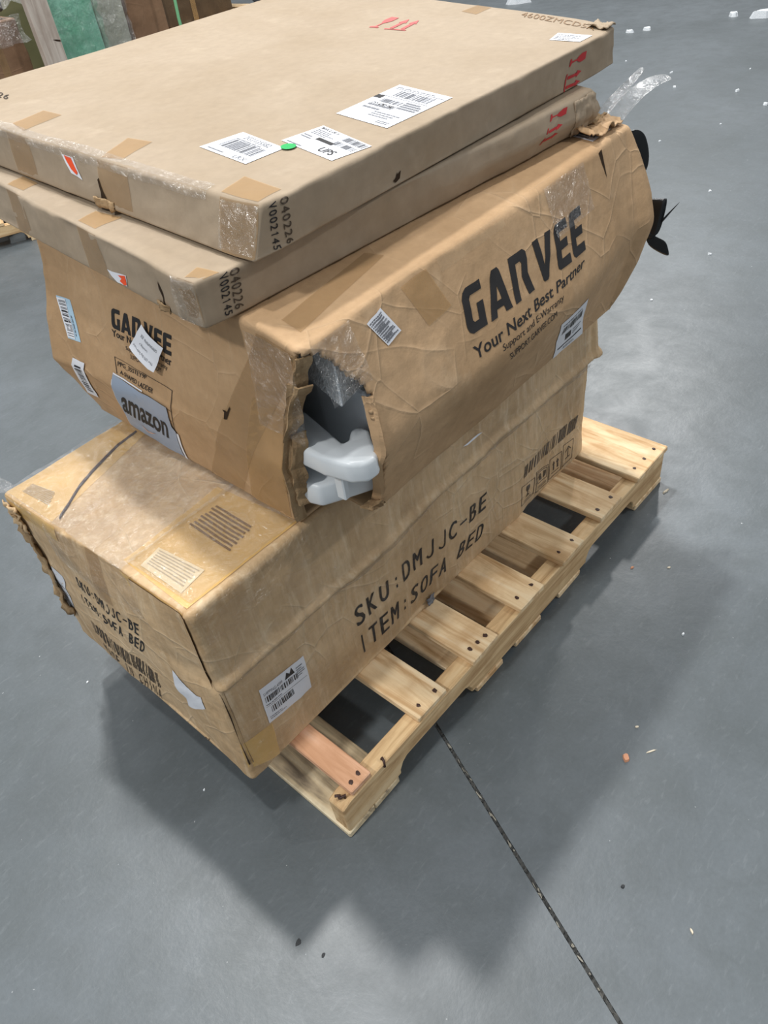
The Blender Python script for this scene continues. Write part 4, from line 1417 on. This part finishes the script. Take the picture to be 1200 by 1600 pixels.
# ================================================================ goods seen through the hole
out2 = [(.204, .161), (.242, .183), (.257, .183), (.233, .087), (.242, .084), (.261, .099), (.276, .095), (.277, .073), (.265, .059), (.250, .036), (.238, .024), (.216, .026), (.200, .045), (.190, .090), (.190, .128)]
long = [(.220, .30), (.275, .30)] + [(x, y) for x, y in out2[2:]] + [(.190, .16)]
bm = prism_bm(long, 2, .700, .738, .008, 3)
o = bm_obj('plastic_moulding', bm, 'plastic', None, True, (.23, .12, .70))
tag(o, 'curved white plastic moulding with a slot, inside the torn carton corner', 'plastic part')
bm = prism_bm([(.190, .30), (.190, .150), (.198, .120), (.225, .105), (.290, .070), (.31, .08), (.33, .30)], 2, .620, .662, .006, 2)
o = bm_obj('plastic_moulding', bm, 'plastic', None, True, (.25, .16, .62))
tag(o, 'lower white plastic piece under the curved moulding in the torn corner', 'plastic part')
bm = box_bm(.214, .226, .082, .100, .640, .698, .002)
o2 = bm_obj('tab', bm, 'plastic', o)
bm = prism_bm([(.300, .32), (.268, .190), (.236, .078), (.290, .092), (.37, .11), (.39, .32)], 2, .795, .868, .003, 1)
o = bm_obj('foam_block', bm, 'foam', None, False, (.25, .12, .82))
tag(o, 'white foam block with a glittering edge above the plastic moulding', 'foam block')
bm = prism_bm([(.33, .30), (.300, .20), (.285, .085), (.300, .080), (.318, .195), (.36, .30)], 2, .600, .790, .004, 1)
M['plastic_grey'] = plain('grey_plastic', (206, 211, 216), .4)
o = bm_obj('plastic_insert', bm, 'plastic_grey', None, False, (.31, .19, .60))
tag(o, 'grey white plastic insert upright behind the curved moulding', 'plastic part')


# ================================================================ goods standing further back
def clone_pallet(loc, rz, label):
    r = thing('pallet', loc, label, 'pallet')
    r.rotation_euler = (0, 0, rz)
    for ch in list(pal.children):
        if ch.name.startswith('bent_nail'): continue
        c = ch.copy()
        COL.objects.link(c)
        c.parent = r
    return r


clone_pallet((.24, 3.885, 0), -.40, 'light wooden pallet half hidden behind the flat cartons at the left')
clone_pallet((1.84, 3.66, 0), 0.0, 'wooden pallet behind the stack carrying the green wrapped bundle')
clone_pallet((4.75, 6.80, 0), .05, 'farthest wooden pallet carrying the dark carton')


def simple_carton(name, x0, x1, y0, y1, z0, z1, mat, label, seed, rz=0.0, cat='box'):
    bxo = Carton(name, corners8([(x0, y0, z0), (x1, y0, z0), (x0, y1, z0), (x1, y1, z0)], [(x0, y0, z1), (x1, y0, z1), (x0, y1, z1), (x1, y1, z1)]), .008,
                 lambda P_, n, u: n * ((.006 * crumple(P_, 6, seed) + .004 * vnoise(P_, 4, seed + 1)) * (1 - .9 * (n[:, 2] < -.5)))[:, None])
    r = thing(name, ((x0 + x1) / 2, (y0 + y1) / 2, z0), label, cat)
    carton_mesh(bxo, 'carton_body', mat, r, .03)
    return bxo, r


bxo, r = simple_carton('carton', 1.02, 1.67, 3.64, 3.95, .130, .900, 'card_back', 'tall brown carton topped with crumpled clear film at the far left', 101)
W, H = bxo.fsize('right')
patch(bxo, 'right', [(W - .16, .0), (W - .12, .0), (W - .12, H), (W - .16, H)], 'tape_dark', 'packing_tape', r, .002)
film(bxo, 'right', .0, W, H - .10, H, 'clear_film', r, off=.01, amp=.04, step=.02, seed=103)
film(bxo, 'top', .0, W, 0, .28, 'clear_film', r, off=.03, amp=.12, step=.02, seed=104)
M['film_grey'] = cardboard('crumpled_grey_film', (150, 150, 154), (96, 92, 94), (214, 216, 220), .4, .9, .25)
crumpled(.02, W - .02, .02, .26, 40, 18, .16, 'clear_film', 'film_grey', r, 105, bxo, 'top', .01)
M['olive'] = plain('olive_board', (120, 116, 84), .7)
simple_carton('board', 1.74, 2.02, 4.10, 4.16, .0, .98, 'olive', 'narrow olive board between the brown carton and the pine board', 107, cat='board')
# pine post
bm = box_bm(1.680, 1.790, 3.50, 3.54, .0, 1.25, .003, .002, 5)
o = bm_obj('wooden_post', bm, 'wood_post', None, False, (1.735, 3.52, 0))
tag(o, 'pale pine board standing upright beside the green wrapped bundle', 'board')
vv = [(1.748, 3.4985, .795), (1.765, 3.4985, .785), (1.789, 3.4985, .778), (1.789, 3.4985, .786), (1.766, 3.4985, .793)]
mk('bark_slit', vv, [(0, 1, 2, 3, 4)], 'hole', o, False, (1.735, 3.52, 0))
# wrapped bundles
M['green_bundle'] = cardboard('green_goods', (196, 222, 216), (120, 184, 156), (226, 238, 238), .5, .8, .45)
M['grey_bundle'] = cardboard('grey_goods', (186, 186, 170), (150, 150, 132), (212, 214, 208), .5, .8, .5)
bxo, r = simple_carton('wrapped_bundle', 1.86, 2.13, 3.70, 3.86, .130, 1.05, 'green_bundle', 'tall bundle wrapped in pale green plastic film behind the flat cartons', 111, cat='bundle')
W, H = bxo.fsize('right')
film(bxo, 'right', .0, W, .3, H, 'green_film', r, 'film_green', off=.01, amp=.04, step=.02, seed=113)
bxo, r = simple_carton('wrapped_bundle', 2.16, 2.33, 3.74, 3.90, .130, 1.05, 'grey_bundle', 'tall grey bundle in glossy film between the green bundle and brown panel', 115, cat='bundle')
W, H = bxo.fsize('right')
film(bxo, 'right', .0, W, .3, H, 'clear_film', r, 'film', off=.01, amp=.04, step=.02, seed=117)
bxo, r = simple_carton('carton', 2.36, 2.60, 3.76, 4.10, .130, 1.00, 'card_back', 'plain brown upright carton next to the green strap', 121)
v_, f_ = tube([(2.585, 3.63, 1.0), (2.590, 3.62, .85), (2.582, 3.62, .72), (2.588, 3.62, .55), (2.60, 3.61, .30), (2.62, 3.60, .012)], .009, 8)
o = mk('green_strap', v_, f_, 'greenstrap', None, True, (2.59, 3.70, 0))
tag(o, 'thin green strap hanging beside the plain brown carton', 'strap')
bxo, r = simple_carton('carton', 4.80, 5.62, 7.00, 7.60, .130, .75, 'card_dark', 'dark brown carton on the farthest pallet', 125)
W, H = bxo.fsize('right')
patch(bxo, 'right', [(.30, .0), (.36, .0), (.36, H), (.30, H)], 'tape', 'packing_tape', r, .003)
# soft grey bag beside it
bm = bmesh.new()
bmesh.ops.create_uvsphere(bm, u_segments=36, v_segments=22, radius=1)
for v in bm.verts:
    c = v.co.copy()
    k = 1 + .10 * math.sin(7 * c.x + 3 * c.z) + .08 * math.sin(11 * c.y + 5 * c.z) + .05 * math.sin(23 * c.x + 17 * c.y)
    v.co = Vector((6.50 + .42 * c.x * k, 7.2 + .30 * c.y * k, max(.002, .26 + .28 * c.z * k)))
o = bm_obj('plastic_bag', bm, 'bag', None, True, (6.50, 7.2, 0))
tag(o, 'slumped grey plastic bag beside the dark brown carton', 'bag')

# ================================================================ litter on the floor
def scrap(name, x, y, lx, ly, h, mat, label, cat, seed, group=None, rz=None):
    rnd = random.Random(seed)
    bm = bmesh.new()
    n = 7
    a0 = rnd.uniform(0, 6.28) if rz is None else rz
    ca, sa = math.cos(a0), math.sin(a0)
    low, top = [], []
    for i in range(n):
        t = 2 * math.pi * i / n + rnd.uniform(-.25, .25)
        r1 = rnd.uniform(.75, 1.1)
        px, py = lx * .5 * r1 * math.cos(t), ly * .5 * r1 * math.sin(t)
        low.append(bm.verts.new((x + px * ca - py * sa, y + px * sa + py * ca, .0003)))
        top.append(bm.verts.new((x + (px * ca - py * sa) * .8, y + (px * sa + py * ca) * .8, h * rnd.uniform(.7, 1.1))))
    for i in range(n):
        bm.faces.new((low[i], low[(i + 1) % n], top[(i + 1) % n], top[i]))
    bm.faces.new(top)
    bm.faces.new(low[::-1])
    o = bm_obj(name, bm, mat, None, False, (x, y, 0))
    return tag(o, label, cat, group)


scrap('foam_scrap', 6.737, 4.173, .26, .09, .05, 'foam', 'long white foam offcut on the floor beyond the topmost carton', 'foam', 1, rz=-.95)
scrap('foam_scrap', 6.41, 1.775, .22, .09, .05, 'foam', 'white foam offcut at the right edge of the floor', 'foam', 2, rz=-.95)
scrap('foam_scrap', 5.834, 2.548, .075, .055, .02, 'foam', 'rounded white foam piece beside the topmost carton corner', 'foam', 3)
scrap('foam_scrap', 5.927, 2.453, .075, .06, .02, 'foam', 'squarish white foam piece right of the rounded one', 'foam', 4)
scrap('foam_scrap', 6.42, 2.008, .085, .07, .03, 'foam', 'white foam lump between the squarish piece and the right edge', 'foam', 5)
for i, (x, y, d) in enumerate([(4.876, 1.747, .022), (4.587, 1.587, .024), (4.598, 1.211, .034), (4.022, 1.058, .014), (3.671, 1.224, .016), (3.138, .722, .016), (2.543, .457, .017),
                               (2.111, .479, .013), (5.072, 2.168, .018), (5.061, 1.325, .016), (4.398, .972, .035), (.783, -.269, .010), (-.119, .731, .007), (-.114, .299, .006), (1.186, 3.235, .03)]):
    scrap('foam_crumb', x, y, d, d * .75, d * .35, 'foam', 'tiny white foam crumb scattered on the concrete floor', 'foam crumb', 20 + i, 'foam crumbs on the floor')
M['chip_tan'] = plain('bark_chip', (196, 142, 112), .8)
M['chip_pale'] = plain('wood_sliver', (206, 196, 176), .8)
M['chip_dark'] = plain('dark_grit', (52, 54, 56), .8)
o = scrap('wood_chip', .447, -.314, .022, .014, .006, 'chip_tan', 'reddish brown wood chip on the floor right of the pallet', 'wood chip', 41, rz=.6)
scrap('wood_chip', .519, -.299, .010, .006, .003, 'chip_pale', 'pale oval chip just behind the reddish brown wood chip', 'wood chip', 42, rz=-.9)
scrap('wood_sliver', .488, -.345, .024, .004, .002, 'chip_pale', 'thin pale sliver beside the reddish brown wood chip', 'wood chip', 43, rz=-.6)
scrap('wood_chip', .237, -.542, .011, .005, .003, 'chip_pale', 'pale chip near the lower right corner of the floor', 'wood chip', 44, rz=.9)
scrap('wood_chip', .898, -.088, .012, .007, .003, 'chip_tan', 'pinkish chip on the floor beside the pallet\'s far half', 'wood chip', 45, rz=-.4)
scrap('wood_chip', .946, -.157, .009, .005, .003, 'chip_pale', 'small pale chip right of the pinkish chip', 'wood chip', 46)
scrap('wood_sliver', 1.19, -.029, .030, .008, .004, 'chip_pale', 'white sliver against the pallet\'s far end', 'wood chip', 47, rz=-.2)
scrap('grit', -.186, -.051, .014, .010, .001, 'chip_dark', 'dark spot of grit at the tip of the shadow', 'grit', 48)
scrap('grit', -.172, -.098, .010, .007, .001, 'chip_dark', 'smaller dark grit spot right of the shadow tip', 'grit', 49)
scrap('grit', .231, -.424, .008, .006, .003, 'chip_dark', 'dark grit crumb right of the floor joint', 'grit', 50)
